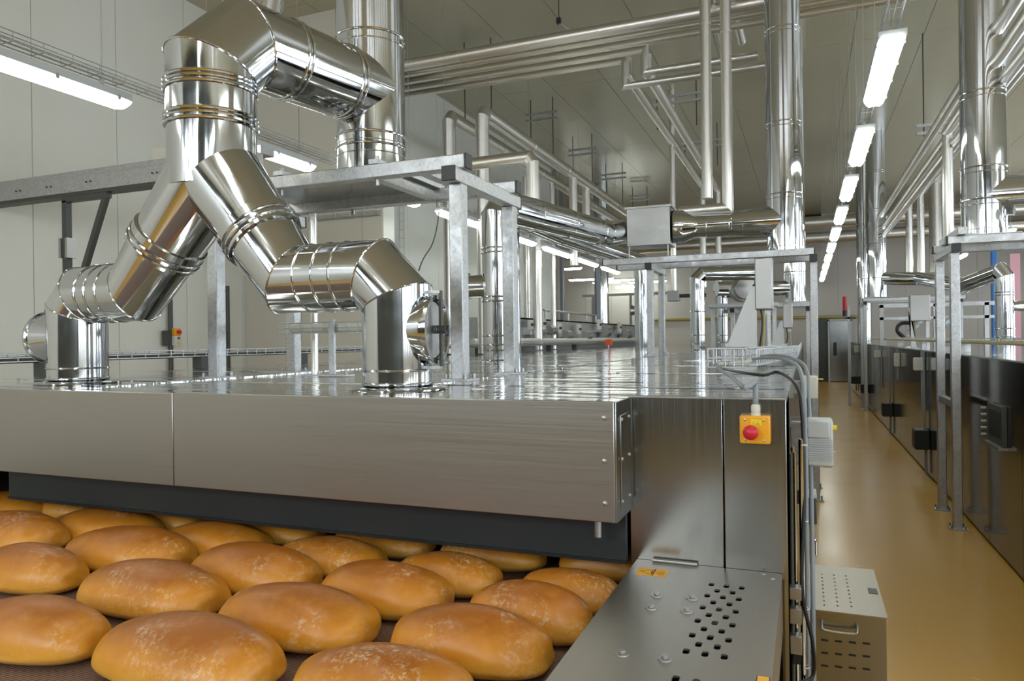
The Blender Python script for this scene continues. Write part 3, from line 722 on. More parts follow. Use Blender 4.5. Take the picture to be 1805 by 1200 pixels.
obj('bracket', bx(XR, a.x, 4.62, 4.68, c.z + .03, a.z - .03), ALU, bxx)
a = PY(1395, 868, 3.4); c = PY(1440, 925, 3.4)
bxx = thing('terminal_box', 'dark olive box under the grey actuator with a pale lid edge', 'box', (a.x, 3.4, c.z))
obj('housing', bx(-.005, c.x, 3.4, 3.52, c.z, a.z - .02), DARKPAINT, bxx, bevel=.004); obj('lid', bx(-.005, c.x, 3.395, 3.52, a.z - .018, a.z), GREY, bxx, bevel=.002)
obj('black_sleeve', bx(-.055, -.005, 3.41, 3.5, a.z - .05, a.z + .01), BLACK, bxx, bevel=.003)
a = PY(1425, 958, 3.7); hk = obj('cable_hook', MB().tube([(.0, 3.7, a.z + .02), (.03, 3.7, a.z + .022), (.036, 3.7, a.z), (.036, 3.7, a.z - .05)], .005, 8, 5), STEEL, None, label='bent steel hook on the oven side above the floor cabinet', cat='hook')

# floor cabinet
fc = thing('floor_cabinet', 'low stainless cabinet with perforated top and handle on the aisle floor', 'cabinet', (.15, 3.9, 0))
bodyc = obj('body', bx(-.035, .318, 3.585, 4.285, .02, .498), BRUSH_V, fc, smooth=0)
lid = obj('lid', bx(-.035, .323, 3.575, 4.29, .498, .503), PLATE, fc, smooth=0)
cm = MB()
for c_, u_ in ((0, (1448.6, 1453)), (1, (1470, 1476.5)), (2, (1491, 1501))):
    a = PZ(u_[0], 1011.8 + c_ * 1.6, .503); b = PZ(u_[1], 1066 + c_ * 1.4, .503)
    for k in range(9):
        p = a.lerp(b, k / 8); cm.prism(*slot(p.x, p.y, .49, .52, .0085, .018))
cut(lid, cm)
obj('lid_liner', bx(-.03, .31, 3.6, 4.28, .470, .474), HOLE, fc, smooth=0)
cm = MB()
for r_ in range(3):
    for c_ in range(5):
        p = PY(1429 + c_ * 24.5, 1126 + r_ * 22.5 + c_ * 2.0, 3.585)
        cm.box(p.x - .015, p.x + .015, 3.5, 3.66, p.z - .0045, p.z + .0045)
a = PY(1448, 1094, 3.575); b = PY(1510, 1098, 3.575)
obj('handle', MB().tube([(a.x, 3.59, a.z), (a.x, 3.555, a.z - .012), (a.x + .015, 3.545, a.z - .03), (b.x - .015, 3.545, a.z - .03), (b.x, 3.555, a.z - .012), (b.x, 3.59, a.z)], .006, 10, 5), ALU, fc)
for v_ in range(0, len(cm.v), 8):
    x0, x1 = cm.v[v_].x, cm.v[v_ + 1].x; z0, z1 = cm.v[v_].z, cm.v[v_ + 4].z
    obj('vent_slot', bx(x0, x1, 3.583, 3.5855, z0, z1), HOLE, fc, bevel=.003)
a = PZ(1529, 1036, .504); b = PZ(1548, 1047, .504)
obj('name_plate', bx(a.x, b.x, b.y, a.y, .503, .505), DARKPAINT, fc)

# ------------------------------------------------------------------ fluorescent lamps
def lamp(label, x, y0, z, ln, wd, tubes, group, along='Y', hang=True):
    """suspended fluorescent fitting; the diffuser is the light source"""
    A = (lambda a, b, c: V((x + a, y0 + b, z + c))) if along == 'Y' else (lambda a, b, c: V((x + b, y0 - a, z + c)))
    t = thing('fluorescent_lamp', label, 'lamp', (x, y0, z), group)
    def bxl(a0, a1, b0, b1, c0, c1):
        p = A(a0, b0, c0); q = A(a1, b1, c1)
        return bx(min(p.x, q.x), max(p.x, q.x), min(p.y, q.y), max(p.y, q.y), min(p.z, q.z), max(p.z, q.z))
    obj('housing', bxl(-wd / 2 - .006, wd / 2 + .006, .01, ln - .01, .0, .05), GREY, t, bevel=.006)
    # diffuser: bulged trough with rounded ends
    prof = []
    nb = 6 * tubes
    for i in range(nb + 1):
        s_ = i / nb; a = -wd / 2 + wd * s_
        c = -.055 * (1 - (2 * s_ - 1) ** 4) - (.012 * abs(math.sin(PI * s_ * tubes)) if tubes > 1 else .01)
        prof.append((a, c))
    rs = []
    for b, k in ((0, .35), (.03, .8), (.08, 1), (ln - .08, 1), (ln - .03, .8), (ln, .35)):
        rs.append([A(a * (.72 + .28 * k), b, c * k) for a, c in prof])
    d = MB().rings([r + [V(r[-1]) + V((0, 0, .004)), V(r[0]) + V((0, 0, .004))] for r in rs])
    obj('diffuser', d, TUBE, t)
    for b in (.12, ln * .37, ln * .63, ln - .12):
        for s_ in (-1, 1): obj('clip', bxl(s_ * (wd / 2 + .002) - .005, s_ * (wd / 2 + .002) + .005, b - .012, b + .012, -.02, .015), ALU, t)
    if hang:
        for b in (.2, ln - .2):
            h_ = obj('hanger', bxl(-.012, .012, b - .01, b + .01, .05, .12), GALV, t)
            obj('suspension_rod', bxl(-.0018, .0018, b - .0018, b + .0018, .12, HC - z), GALV, h_)
    return t
ys_a = [-3.95 + 2.38 * k for k in range(14)]
n_ = 0
for y in ys_a:
    if y > YE - 2: break
    vis = y > 4
    if vis: n_ += 1
    lamp(('%s twin tube lamp from the camera in the row above the aisle' % ORD[n_ - 1]) if vis else 'twin tube lamp behind the camera in the aisle row', .58, y, 3.80, 1.50, .17, 2, 'lamps in the row above the aisle')
wt = thing('wire_basket_tray', 'wire cable basket running above the aisle lamps', 'cable tray', (.58, 10, 3.92))
def basket(t, p0, p1, wd, ht, step, m=GALV, r=.004, side='Y'):
    p0 = V(p0); p1 = V(p1); d = (p1 - p0); L = d.length; d.normalize(); sd = d.cross(V((0, 0, 1))).normalized()
    U = V((0, 0, 1))
    for a, h in ((-.5, ht), (-.5, ht * .5), (-.5, 0), (0, 0), (.5, 0), (.5, ht * .5), (.5, ht)):
        obj('long_wire', cyl(p0 + sd * wd * a + U * h, p1 + sd * wd * a + U * h, r, n=6), m, t)
    mb = MB(); k = 0
    while k * step <= L:
        c = p0 + d * k * step
        mb.tube([c - sd * wd / 2 + U * ht, c - sd * wd / 2, c + sd * wd / 2, c + sd * wd / 2 + U * ht], r * .9, 5); k += 1
    obj('cross_wires', mb, m, t, kind='stuff')
basket(wt, (.58, 3, 3.92), (.58, 29, 3.92), .10, .05, .2)
LX, LZ = -4.60, 3.53
n_ = 0
for k in range(-2, 10):
    y = 2.29 + 2.15 * k
    if y > 18: break
    vis = y > 2
    if vis: n_ += 1
    lamp(('%s lamp from the camera in the row along the left wall' % ORD[n_ - 1]) if vis else 'lamp behind the camera in the left wall row', LX, y, LZ, 1.57, .135, 1, 'lamps in the row along the left wall')
wt = thing('wire_basket_tray', 'wire cable basket above the lamps along the left wall', 'cable tray', (LX, 8, LZ + .13))
basket(wt, (LX, -2, LZ + .12), (LX, 18, LZ + .12), .12, .06, .2)
for k, (u, v, Y, ln) in enumerate(((958, 475, 24, 1.4), (1003, 493, 27.5, 1.8), (1062, 494, 29.6, 1.57), (1108, 497, 29.6, 1.57), (1085, 506, 29.9, 1.4), (1045, 498, 29.9, 1.2))):  # those close to the far wall are added to brighten the bay
    p = PY(u, v, Y)
    lamp('%s crosswise lamp from the left in the partly added row of the far left bay' % ORD[k], p.x, Y, p.z, ln, .12, 1, 'lamps in the far left bay', 'X')
for k, y in enumerate((6.0, 11.0, 17.3, 22.0)):
    p = PY(1786, 404, 17.3)
    lamp('%s lamp from the camera over the far side of the right oven' % ORD[k], p.x, y, p.z, 1.57, .14, 1, 'lamps beyond the right oven')
for k, y in enumerate((-4.2, -1.9, .4)):  # unseen row added to brighten the loaves from above
    lamp('%s added lamp over the bread belt, unseen behind the camera' % ('rearmost', 'middle', 'front')[k], -2.1, y, 3.80, 1.57, .17, 2, 'added lamps over the bread belt')

# ------------------------------------------------------------------ insulated pipes under the ceiling
def pipe(name, label, pts, r, joints=3, m=JACKET, n=20, group=None, cat='pipe'):
    pts = [V(p) for p in pts]; t = thing(name, label, cat, pts[0], group)
    sections(t, pts, r, m, n, 'pipe_length', 0)
    for i in range(len(pts) - 1):
        L = (pts[i + 1] - pts[i]).length
        for k in range(1, int(L / 2.0) + 1):
            if k > 5: break
            bead(t, pts[i].lerp(pts[i + 1], k * 2.0 / L if k * 2.0 < L else .5), pts[i + 1] - pts[i], r, .004, n, m)
    return t
ZPI = 5.70
for k in range(5):
    y = 9.02 + .27 * k; r = .080 if k == 0 else .052
    xr = 6.5 if k < 3 else (-2.32 if k == 4 else -1.98)
    pipe('overhead_pipe', ['thickest and nearest of the five jacketed pipes crossing under the ceiling', 'second jacketed pipe of the ceiling bundle, just behind the thick one', 'third jacketed pipe of the ceiling bundle, in its middle', 'fourth jacketed pipe of the ceiling bundle, ending at a drop elbow', 'rearmost jacketed pipe of the ceiling bundle, ending at the left elbow'][k],
         [(-6.4, y, ZPI), (xr, y, ZPI)] + ([(xr, y, ZPI - .32 - (.0 if k == 3 else .05)), (-.52 if k == 3 else -.22, y, ZPI - .32 - (.0 if k == 3 else .05))] if k > 2 else []), r, group='jacketed pipes under the ceiling')
# two tall feed pipes by the mid frame, with legs running back at the top
for k, (ua, ub, vt, vb) in enumerate(((1231, 1247, 20, 350), (1273, 1283, 10, 368))):
    b = PY(ub, vb, 8.55); zt = 5.88
    pipe('feed_pipe', 'tall slim jacketed pipe left of the mid stack, %s of the pair' % ('left' if k == 0 else 'right'),
         [(b.x, 8.55, b.z), (b.x, 8.55, zt), (b.x + .02, 10.4, zt - .02)] if k == 0 else [(b.x - .55, 8.55, b.z + .01), (b.x, 8.55, b.z + .01), (b.x, 8.55, zt + .03), (b.x + .02, 10.6, zt + .02)], .062, group='feed pipes by the mid stack')
for k, (x, lab) in enumerate(((-2.3, 'left'), (-2.02, 'right'))):
    b = PY(1186 + k * 18, 275, 15)
    pipe('overhead_pipe', 'jacketed pipe running back under the ceiling to a thin drop, %s of the pair' % lab, [(x, 10.1, 5.72), (x, 10.1, 5.5), (x, 18.2 + k * .8, 5.5), (x, 18.2 + k * .8, 3.0)], .075, group='pipes running back under the ceiling')
for k, (x, lab) in enumerate(((-5.02, 'left'), (-4.46, 'right'))):
    pipe('steam_duct', 'jacketed duct turning from upright to running back above the oven, %s of two' % lab, [(x, 9.9, 1.56), (x, 9.9, 5.10), (x, 10.0, 5.2), (x, 24, 5.2)], .105, group='jacketed ducts on hangers')
for k, (x, y, r, zb, lab) in enumerate(((-5.0, 13.7, .10, 1.56, 'thick'), (-5.02, 14.75, .06, 1.56, 'thin'), (-4.46, 14.5, .085, 3.3, 'right'), (-5.3, 13.9, .07, .5, 'leftmost'))):
    pipe('drop_pipe', 'upright jacketed drop under the hanging ducts, %s one' % lab, [(x, y, zb), (x, y, 5.12)], r, group='drops under the hanging ducts')
a = PY(822, 291, 8.2); b = PY(932, 276, 8.2)
pipe('cross_pipe', 'jacketed pipe crossing behind the nearest frame corner to an elbow', [a - V((.6, 0, 0)), b, b + V((.05, 0, -.08)), b + V((.05, 0, -.6))], .075)
b = V((-4.5, 15.6, PY(1068, 384, 15.6).z)); a = b - V((.8, 0, 0))
pipe('cross_pipe', 'short jacketed pipe end above the duct bend left of the sheet box', [a, b, V((-4.5, 15.6, 5.15))], .09)
def trapeze(label, x0, x1, y, z, zb):
    t = thing('pipe_hanger', label, 'hanger', (x0, y, zb), 'pipe hangers from the ceiling')
    for x in (x0, x1): obj('rod', cyl((x, y, zb), (x, y, HC), .010, n=6), DARKPAINT, t)
    for q in (0, -.12): obj('crossbar', bx(x0 - .1, x1 + .1, y - .03, y + .03, z + q, z + q + .045), GALV, t)
for k, (y, z) in enumerate(((10.4, 6.35), (13.4, 6.18), (16.2, 6.15), (19.2, 6.2), (22.5, 6.2))):
    trapeze('%s hanger from the camera above the two jacketed ducts' % ORD[k], -4.98, -4.52, y, z, 5.28)
for k, (y, x) in enumerate(((13.2, -2.45), (16.5, -2.45))):
    trapeze('%s hanger above the pair of pipes running back' % ('nearer' if k == 0 else 'farther'), x, x + .7, y, 6.1, 5.55)
for k, (z, r) in enumerate(((5.75, .22), (5.25, .20))):
    pipe('header_pipe', '%s of two thick header pipes crossing in front of the far wall' % ('upper' if k == 0 else 'lower'), [(-11, 27.5 + k * .3, z), (8.6, 27.5 + k * .3, z)], r, group='header pipes at the far wall')
p = PY(985, 32, 9.6)
ss = thing('smoke_detector', 'small dark sensor with stem hanging from the ceiling above the pipe bundle', 'sensor', (p.x, 9.6, p.z))
obj('stem', cyl((p.x, 9.6, p.z), (p.x, 9.6, HC), .008, n=8), DARKPAINT, ss); obj('head', bx(p.x - .03, p.x + .03, 9.57, 9.63, p.z - .08, p.z), BLACK, ss, bevel=.005); obj('arm', bar(p - V((0, 0, .06)), p + V((.25, .3, -.25)), .03, .03), GALV, ss)

# ------------------------------------------------------------------ things along the left wall and on the oven top
tk = thing('crane_rail', 'galvanised channel rail crossing in front of the left wall', 'rail', (-6, 4.9, 3.3))
za, zb = PY(0, 357, 4.9).z, PY(0, 320, 4.9).z
obj('rail_web', bx(-7.84, -4.3, 4.86, 4.96, za, za + .15), GALV, tk, bevel=.004)
obj('rail_flange', bx(-7.84, -4.3, 4.93, 5.10, za + .15, za + .225), GALV, tk, bevel=.004)
obj('rail_lip', bx(-7.84, -4.3, 4.87, 5.0, za - .03, za), DARKPAINT, tk, smooth=0)
for x in (-7.3, -6.85, -6.3, -5.45):
    for q in (-.03, .03): obj('bolt', cyl((x + q, 4.86, za + .08), (x + q, 4.85, za + .08), .008, n=8), DARKPAINT, tk)
sk_ = obj('splice_plate', bx(-6.62, -6.50, 4.853, 4.86, za + .01, za + .14), GALV, tk)
jb = obj('junction_box', bx(-5.60, -5.10, 4.95, 5.10, za + .228, za + .33), CREAM, None, bevel=.004, label='pale junction box sitting on the rail beside the branched duct', cat='box')
rp = thing('rail_bracket', 'dark steel post with diagonal brace under the rail', 'bracket', (-6.68, 4.9, 0))
x = -6.66; p1 = PY(150, 455, 4.9); p0 = PY(188, 342, 4.9)
obj('post', bx(x - .03, x + .03, 4.87, 4.93, 0, za - .07), DARKPAINT, rp)
obj('arm', bx(x - .03, p0.x + .03, 4.87, 4.93, za - .085, za - .032), DARKPAINT, rp)
obj('brace', bar(V((p0.x, 4.9, za - .06)), V((p1.x - .30, 4.9, p1.z - .75)), .05, .05), DARKPAINT, rp)
for q in (-.055, .035): obj('clamp_plate', bx(x + q, x + q + .03, 4.85, 4.95, PY(122, 455, 4.9).z, PY(122, 420, 4.9).z), ALU, rp)
for k, (u, v0, v1) in enumerate(((301, 500, 700), (402, 500, 700))):
    b = PX(u, 600, XA + .05)
    wc = thing('wall_conduit', 'dark upright conduit on the left wall, %s' % ('with the small stop switch' if k == 0 else 'beside the cross wall corner'), 'pipe', (XA + .05, b.y, 0))
    obj('tube', cyl((XA + .05, b.y, .0), (XA + .05, b.y, 2.6), .03, n=12), DARKPAINT, wc)
    z = PX(u, 593, XA + .05).z; obj('mount_plate', bx(XA + .03, XA + .07, b.y - .12, b.y - .02, z - .12, z + .08), DARKPAINT, wc)
b = PX(307, 592, XA + .1)
sw = thing('stop_switch', 'small yellow and red stop switch on the left wall conduit', 'switch', (XA + .06, b.y, b.z - .1))
obj('upper_box', bx(XA + .08, XA + .14, b.y - .02, b.y + .08, b.z, b.z + .1), ORANGE, sw, bevel=.006); obj('lower_box', bx(XA + .08, XA + .14, b.y - .02, b.y + .08, b.z - .13, b.z), CREAM, sw, bevel=.006)
obj('red_button', cyl((XA + .14, b.y + .03, b.z + .05), (XA + .18, b.y + .03, b.z + .05), .025, n=16), RED, sw); obj('green_button', cyl((XA + .14, b.y + .03, b.z - .03), (XA + .16, b.y + .03, b.z - .03), .014, n=12), DARKPAINT, sw)
obj('knob', cyl((XA + .14, b.y + .03, b.z - .09), (XA + .16, b.y + .03, b.z - .09), .016, n=12), YELLOW, sw)
et = thing('wire_basket_tray', 'long low wire basket on feet along the left edge of the oven top', 'cable tray', (-4.72, 8, ZT))
basket(et, (-4.70, 2.6, 1.655), (-4.70, 24, 1.655), .10, .05, .12, r=.005)
obj('cable_run', MB().tube([(-4.70, 2.6, 1.665), (-4.70, 24, 1.665)], .022, 8), DARKPAINT, et)
for y in (3.3, 4.64, 5.9, 7.3, 8.6, 10.2, 11.9, 13.5, 15.2):
    obj('foot', bx(-4.74, -4.64, y - .06, y + .06, ZT + .002, 1.65), DARKPAINT, et)
sd = thing('wire_basket_tray', 'short wire basket with pipe on a slotted post behind the branched duct', 'cable tray', (-2.675, 3.69, ZT))
a = PY(492, 588, 3.69); b = PY(640, 588, 3.69)
basket(sd, (a.x, 3.72, a.z), (b.x + .25, 3.72, a.z), .08, .065, .085, r=.003)
obj('foam_pipe', cyl((a.x + .08, 3.72, a.z + .03), (b.x + .25, 3.72, a.z + .03), .028, n=16), CREAM, sd)
obj('slotted_post', bx(-2.695, -2.655, 3.66, 3.68, ZT + .012, PY(590, 563, 3.69).z), GALV, sd, bevel=.002); obj('foot_plate', bx(-2.80, -2.55, 3.62, 3.72, ZT + .003, ZT + .012), GALV, sd)
for q in (-.1, .1): obj('bolt', cyl((-2.675 + q, 3.67, ZT + .012), (-2.675 + q, 3.67, ZT + .03), .01, n=6), ALU, sd)
a = PY(540, 388, 8.48)
pw = thing('wire_basket_tray', 'thin wire basket across the cross wall behind the nearest frame', 'cable tray', (a.x, 8.48, a.z))
basket(pw, (a.x, 8.55, a.z), (-5.42, 8.55, a.z), .09, .06, .12, r=.005)
a = PX(705, 480, XB + .04); zt_ = PX(705, 325, XB + .04).z
wl = thing('wire_ladder', 'upright wire cable ladder on the far left wall', 'cable tray', (XB + .04, a.y, a.z))
for q in (0, .16): obj('long_wire', cyl((XB + .04, a.y + q, a.z), (XB + .04, a.y + q, zt_ + .9), .008, n=6), GALV, wl)
mb = MB()
for k in range(12): mb.cyl((XB + .04, a.y, a.z + k * .15), (XB + .04, a.y + .16, a.z + k * .15), .006, n=5)
obj('rungs', mb, GALV, wl, kind='stuff')
cable('hanging_cable', 'thin cable hanging from a left row lamp down behind the right riser', [V((LX, 8.75, LZ)), PY(771, 395, 8.6), PY(762, 430, 8.3), PY(737, 482, 7.9), V((PY(715, 560, 7.6).x, 7.6, ZT + .01))], .008, DARKPAINT)
# wire basket near the aisle edge
bk = thing('wire_basket_tray', 'wire cable basket on the oven top near the aisle edge', 'cable tray', (-.3, 6, ZT))
a = PZ(1262, 645, 1.565); c = PZ(1312, 648, 1.565)
basket(bk, (a.x, 4.62, 1.575), (c.x + .02, 4.62, 1.575), .30, .11, .05, r=.006)
basket(bk, (c.x, 4.55, 1.585), (-.14, 6.4, 1.585), .16, .09, .08, r=.006)
basket(bk, (-.14, 6.4, 1.585), (-.14, 13, 1.585), .16, .08, .09, r=.004)
for q in range(3): obj('cable_run', MB().tube([(a.x + .05, 4.55 + .06 * q, 1.59), (c.x, 4.6 + .05 * q, 1.60), (-.18 + .04 * q, 6.3, 1.60), (-.18 + .04 * q, 13, 1.60)], .011, 7), CREAM if q == 0 else CABLE, bk)
# control boxes with triangular bracket plates
def panelbox(label, x0, x1, y, z0, z1, gx, gz0):
    t = thing('control_box', label, 'box', (x0, y, gz0), 'control boxes on bracket plates')
    obj('housing', bx(x0, x1, y, y + .22, z0, z1), ALU, t, bevel=.004); obj('door', bx(x0 + .004, x1 - .004, y - .012, y, z0 + .006, z1 - .004), ALU, t, bevel=.004)
    obj('bracket_plate', MB().prism([(gx, y + .03, gz0), (x0 + .01, y + .03, gz0), (x0 + .01, y + .03, z1 - .22), (x0 - .03, y + .03, z1 - .22)], (0, .008, 0)), ALU, t, smooth=0)
    obj('stand', bx(x1 - .06, x1 - .02, y + .05, y + .1, gz0, z0), GALV, t)
    for k in range(3):
        obj('cable', MB().tube([(x0 + .04 + .02 * k, y + .06, z0), (x0 + .05 + .015 * k, y + .05, z0 - .12), (x0 + .02 + .03 * k, y + .05, gz0 + .06)], .008, 6, 4), (BLACK, YCABLE, CABLE)[k], t)
    return t
a = PY(1330, 455, 6.03); c = PY(1362, 545, 6.03); g_ = PY(1268, 610, 6.03)
panelbox('sheet steel control box on a triangular plate near the aisle edge of the oven', a.x, c.x, 6.03, c.z, a.z, g_.x, ZT + .003)
a = PY(1380, 535, 9.9); c = PY(1397, 578, 9.9); g_ = PY(1352, 600, 9.9)
panelbox('smaller distant control box on a triangular plate beyond the nearer one', a.x, c.x, 9.9, c.z, a.z, g_.x, ZT + .003)

# machine beyond the oven on the left, with drives
lm = thing('proofer_machine', 'long grey sheet metal machine left of the oven in mid distance', 'machine', (-6.0, 12.5, 0))
for k in range(8): obj('side_sheet', bx(-5.22, -5.2, 12.5 + k * 1.8 + .004, 14.3 + k * 1.8 - .004, .1, 2.2), GALV, lm, smooth=0)
obj('end_sheet', bx(-6.30, -5.2, 12.46, 12.5, .1, 2.2), GALV, lm, smooth=0)
obj('top_sheet', bx(-6.30, -5.2, 12.5, 26.9, 2.17, 2.2), GALV, lm, smooth=0)
for k, (u, v) in enumerate(((935, 572), (957, 570), (985, 578), (1020, 580), (1056, 572), (1092, 577))):
    p = PX(u, v, -5.06); s_ = p.y / 14
    t = thing('gear_motor', '%s small gear motor from the left mounted on the grey machine side' % ORD[k], 'motor', p, 'gear motors on the grey machine')
    obj('square_plate', bx(p.x - .02, p.x + .02, p.y - .12 * s_, p.y + .12 * s_, p.z - .1 * s_, p.z + .1 * s_), CREAM, t, bevel=.005); obj('hub', cyl((p.x + .02, p.y, p.z), (p.x + .07, p.y, p.z), .03, n=12), DARKPAINT, t)
    obj('motor_drum', cyl((p.x + .05, p.y + .22 * s_, p.z - .14 * s_), (p.x + .05, p.y + .55 * s_, p.z - .14 * s_), .1 * s_, n=20), ALU, t)
    obj('bracket', bx(-5.2, p.x, p.y - .03, p.y + .3, p.z - .2, p.z - .05), GALV, t)
cr = pipe('cable_pipe', 'pale grey pipe running along the front of the grey machine', [(-4.95, 10.5, 1.74), (-4.95, 24, 1.74)], .05, m=CREAM)
rl = thing('hand_rail', 'thin greenish rail with short uprights above the grey machine', 'rail', (-5.4, 14, 2.2))
obj('top_rail', cyl((-5.4, 15.2, 2.42), (-5.4, 19.6, 2.42), .03, n=10), GALV, rl)
for y in (15.3, 17, 18.6, 19.5): obj('upright', cyl((-5.4, y, 2.2), (-5.4, y, 2.42), .025, n=8), GALV, rl)
gt = thing('high_gantry', 'high narrow gantry bar on two posts behind the grey machine', 'frame', (-6, 27.5, 0))
a = PY(1027, 521, 27.5); b = PY(1180, 519, 27.5)
obj('top_bar', bx(a.x, b.x, 27.4, 27.6, a.z - .06, a.z + .03), GALV, gt)
for u in (1048, 1062, 1112): p = PY(u, 560, 27.5); obj('post', bx(p.x - .1 if u == 1048 else p.x - .04, p.x + .1 if u == 1048 else p.x + .04, 27.45, 27.55, 0, a.z - .06), GALV, gt)
stack('pale tall stack at the far left above the grey machine', -5.75, 21.5, 2.2, .22, (4.0, 5.2))
p = PY(990, 500, 22); obj('grey_column', bx(p.x - .08, p.x + .08, 21.9, 22.08, 0, HC), GALV, None, bevel=.01, label='slim grey steel column in front of the dark far window', cat='column')
p = PZ(1070, 610, ZT); ob = thing('signal_box', 'small orange box on a thin post at the oven tray', 'box', (-4.45, 16, ZT))
p = PX(1070, 603, -4.45); obj('housing', bx(p.x - .03, p.x + .12, p.y - .08, p.y + .08, p.z - .07, p.z + .07), ORRED, ob, bevel=.01); obj('post', cyl((-4.42, p.y, ZT), (-4.42, p.y, p.z - .06), .02, n=8), GALV, ob)
hg = thing('gas_train', 'thin yellow rimmed gas pipe with square valve hanging under the duct box', 'pipe', PY(1187, 520, 14))
p = PY(1188, 520, 14); obj('upright', cyl(p, V((p.x, p.y, HC)), .05, n=14), JACKET, hg); obj('valve', bx(p.x - .11, p.x + .11, 13.9, 14.1, p.z - .12, p.z + .08), ALU, hg, bevel=.01)
obj('branch', cyl((p.x + .1, 14, p.z - .02), (p.x + .6, 14, p.z - .02), .035, n=12), DARKPAINT, hg)
yb = pipe('gas_pipe', 'thin yellow gas pipe across the hall at the far wall', [(-6, YE - .10, PY(1200, 563, YE).z), (1.9, YE - .10, PY(1455, 559, YE).z)], .06, m=YCABLE)

# ------------------------------------------------------------------ the right oven
XO = 1.40; ZR = 1.55
ro = thing('tunnel_oven', 'dark reflective tunnel oven on the right side of the aisle', 'oven', (3.5, 5, 0))
ys2 = [4.0 + 1.02 * k for k in range(23)]
for j in range(len(ys2) - 1):
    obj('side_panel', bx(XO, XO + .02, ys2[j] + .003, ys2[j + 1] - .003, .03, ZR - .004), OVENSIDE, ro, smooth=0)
    for i in range(3): obj('top_sheet', bx(XO + i * 1.5 + .003, XO + (i + 1) * 1.5 - .003, ys2[j] + .003, ys2[j + 1] - .003, ZR - .02, ZR), DECK, ro, smooth=0)
obj('end_sheet', bx(XO, XO + 4.5, 3.98, 4.0, .03, ZR), BRUSH_V, ro, smooth=0); obj('end_sheet', bx(XO, XO + 4.5, ys2[-1], ys2[-1] + .02, .03, ZR), BRUSH_V, ro, smooth=0)
obj('far_side', bx(XO + 4.48, XO + 4.5, 4, ys2[-1], .03, ZR), BRUSH_V, ro, smooth=0); obj('plinth', bx(XO + .05, XO + 4.4, 4.1, ys2[-1], 0, .03), DARKPAINT, ro, smooth=0)
obj('edge_trim', bx(XO - .006, XO + .03, 4, ys2[-1], ZR - .004, ZR + .006), ALU, ro)
a = PX(1748, 708, XO); c = PX(1776, 790, XO)
ha = obj('hatch_frame', bx(XO - .03, XO, c.y, a.y, c.z + .0, a.z), DARKPAINT, ro, bevel=.004); obj('hatch_opening', bx(XO - .034, XO - .028, c.y + .05, a.y - .05, c.z + .06, a.z - .05), HOLE, ha)
for k in range(5): obj('bolt', cyl((XO - .02, a.y + .10, a.z - .06 - k * .055), (XO - .06, a.y + .10, a.z - .06 - k * .055), .014, n=10), ALU, ha)
obj('hatch_sill', bx(XO - .06, XO, c.y, a.y, c.z - .02, c.z), ALU, ha)
def sidebox(name, label, u0, u1, v0, v1, m, dep=.10, pole=None):
    a = PX(u0, v1, XO - dep); b = PX(u1, v0, XO - dep); c_ = PX((u0 + u1) / 2, (v0 + v1) / 2, XO - dep / 2)
    hw = (u1 - u0) / 2 * (c_ - CAM).dot(fw) / FPX; hh = (v1 - v0) / 2 * (c_ - CAM).dot(fw) / FPX
    t = thing(name, label, 'box', (XO, c_.y, c_.z - hh))
    h2 = obj('housing', bx(XO - dep, XO - .005, c_.y - hw * .9, c_.y + hw * .9, c_.z - hh, c_.z + hh), m, t, bevel=.006)
    obj('cover', bx(XO - dep - .006, XO - dep, c_.y - hw * .8, c_.y + hw * .8, c_.z - hh * .85, c_.z + hh * .85), m, h2)
    obj('cover', bx(XO - dep + .006, XO - .012, c_.y - hw * .9 - .006, c_.y - hw * .9, c_.z - hh * .9, c_.z + hh * .9), m, h2)
    if pole: obj('conduit', cyl((XO - .03, c_.y, c_.z - hh), (XO - .03, c_.y, c_.z - hh - pole), .016, n=8), CABLE, t)
    obj('conduit', cyl((XO - .03, c_.y + hw * .4, c_.z + hh), (XO - .03, c_.y + hw * .4, ZR), .012, n=8), CABLE, t)
    return t
sidebox('burner_box', 'largest black box low on the right oven side', 1602, 1645, 756, 790, BLACK, .16, .3)
sidebox('burner_box', 'second black box low on the right oven, between the largest and the far post', 1550, 1578, 710, 733, BLACK, .16, .3)
sidebox('burner_box', 'third black box on the right oven, near the far post', 1513, 1535, 677, 692, BLACK, .16, .3)
sidebox('burner_box', 'farthest black box on the right oven', 1498, 1514, 663, 676, BLACK, .16, .2)
sidebox('switch_box', 'largest cream switch box on the right oven with conduit below', 1613, 1628, 630, 653, CREAM, .12, .5)
sidebox('switch_box', 'grey switch box beside the largest cream one', 1645, 1656, 632, 652, GREY, .08, .3)
sidebox('switch_box', 'small cream switch box at mid length of the right oven', 1543, 1552, 617, 630, CREAM, .12, .6)
sidebox('switch_box', 'tall narrow cream box at mid length of the right oven', 1577, 1586, 622, 646, CREAM, .08, .2)
sidebox('switch_box', 'farthest cream box near the end of the right oven', 1504, 1516, 609, 621, CREAM, .12, .3)
f4 = frame('right oven frame with two tall posts on the aisle floor', 1.255, 4.6, 7.55, 8.33, 0, ZR, 2.64, 1.20, 4.7)
obj('tie_bar', bx(1.225, 1.285, 7.55, 8.33, 1.12 - .03, 1.12 + .03), GALV, f4)
stack('right hand stack on the right oven frame, largest on that side', 1.565, 7.94, 2.66, .185, (3.0, 3.3, 4.0, 5.2))
for k, x in enumerate((1.30, 1.98)): obj('stack_bearer', bx(x - .035, x + .035, 7.4, 8.4, 2.64, 2.70), GALV, f4)
rd = thing('exhaust_duct', 'wide polished duct entering the right hand stack from the right frame edge', 'duct', (1.9, 7.94, 3.0))
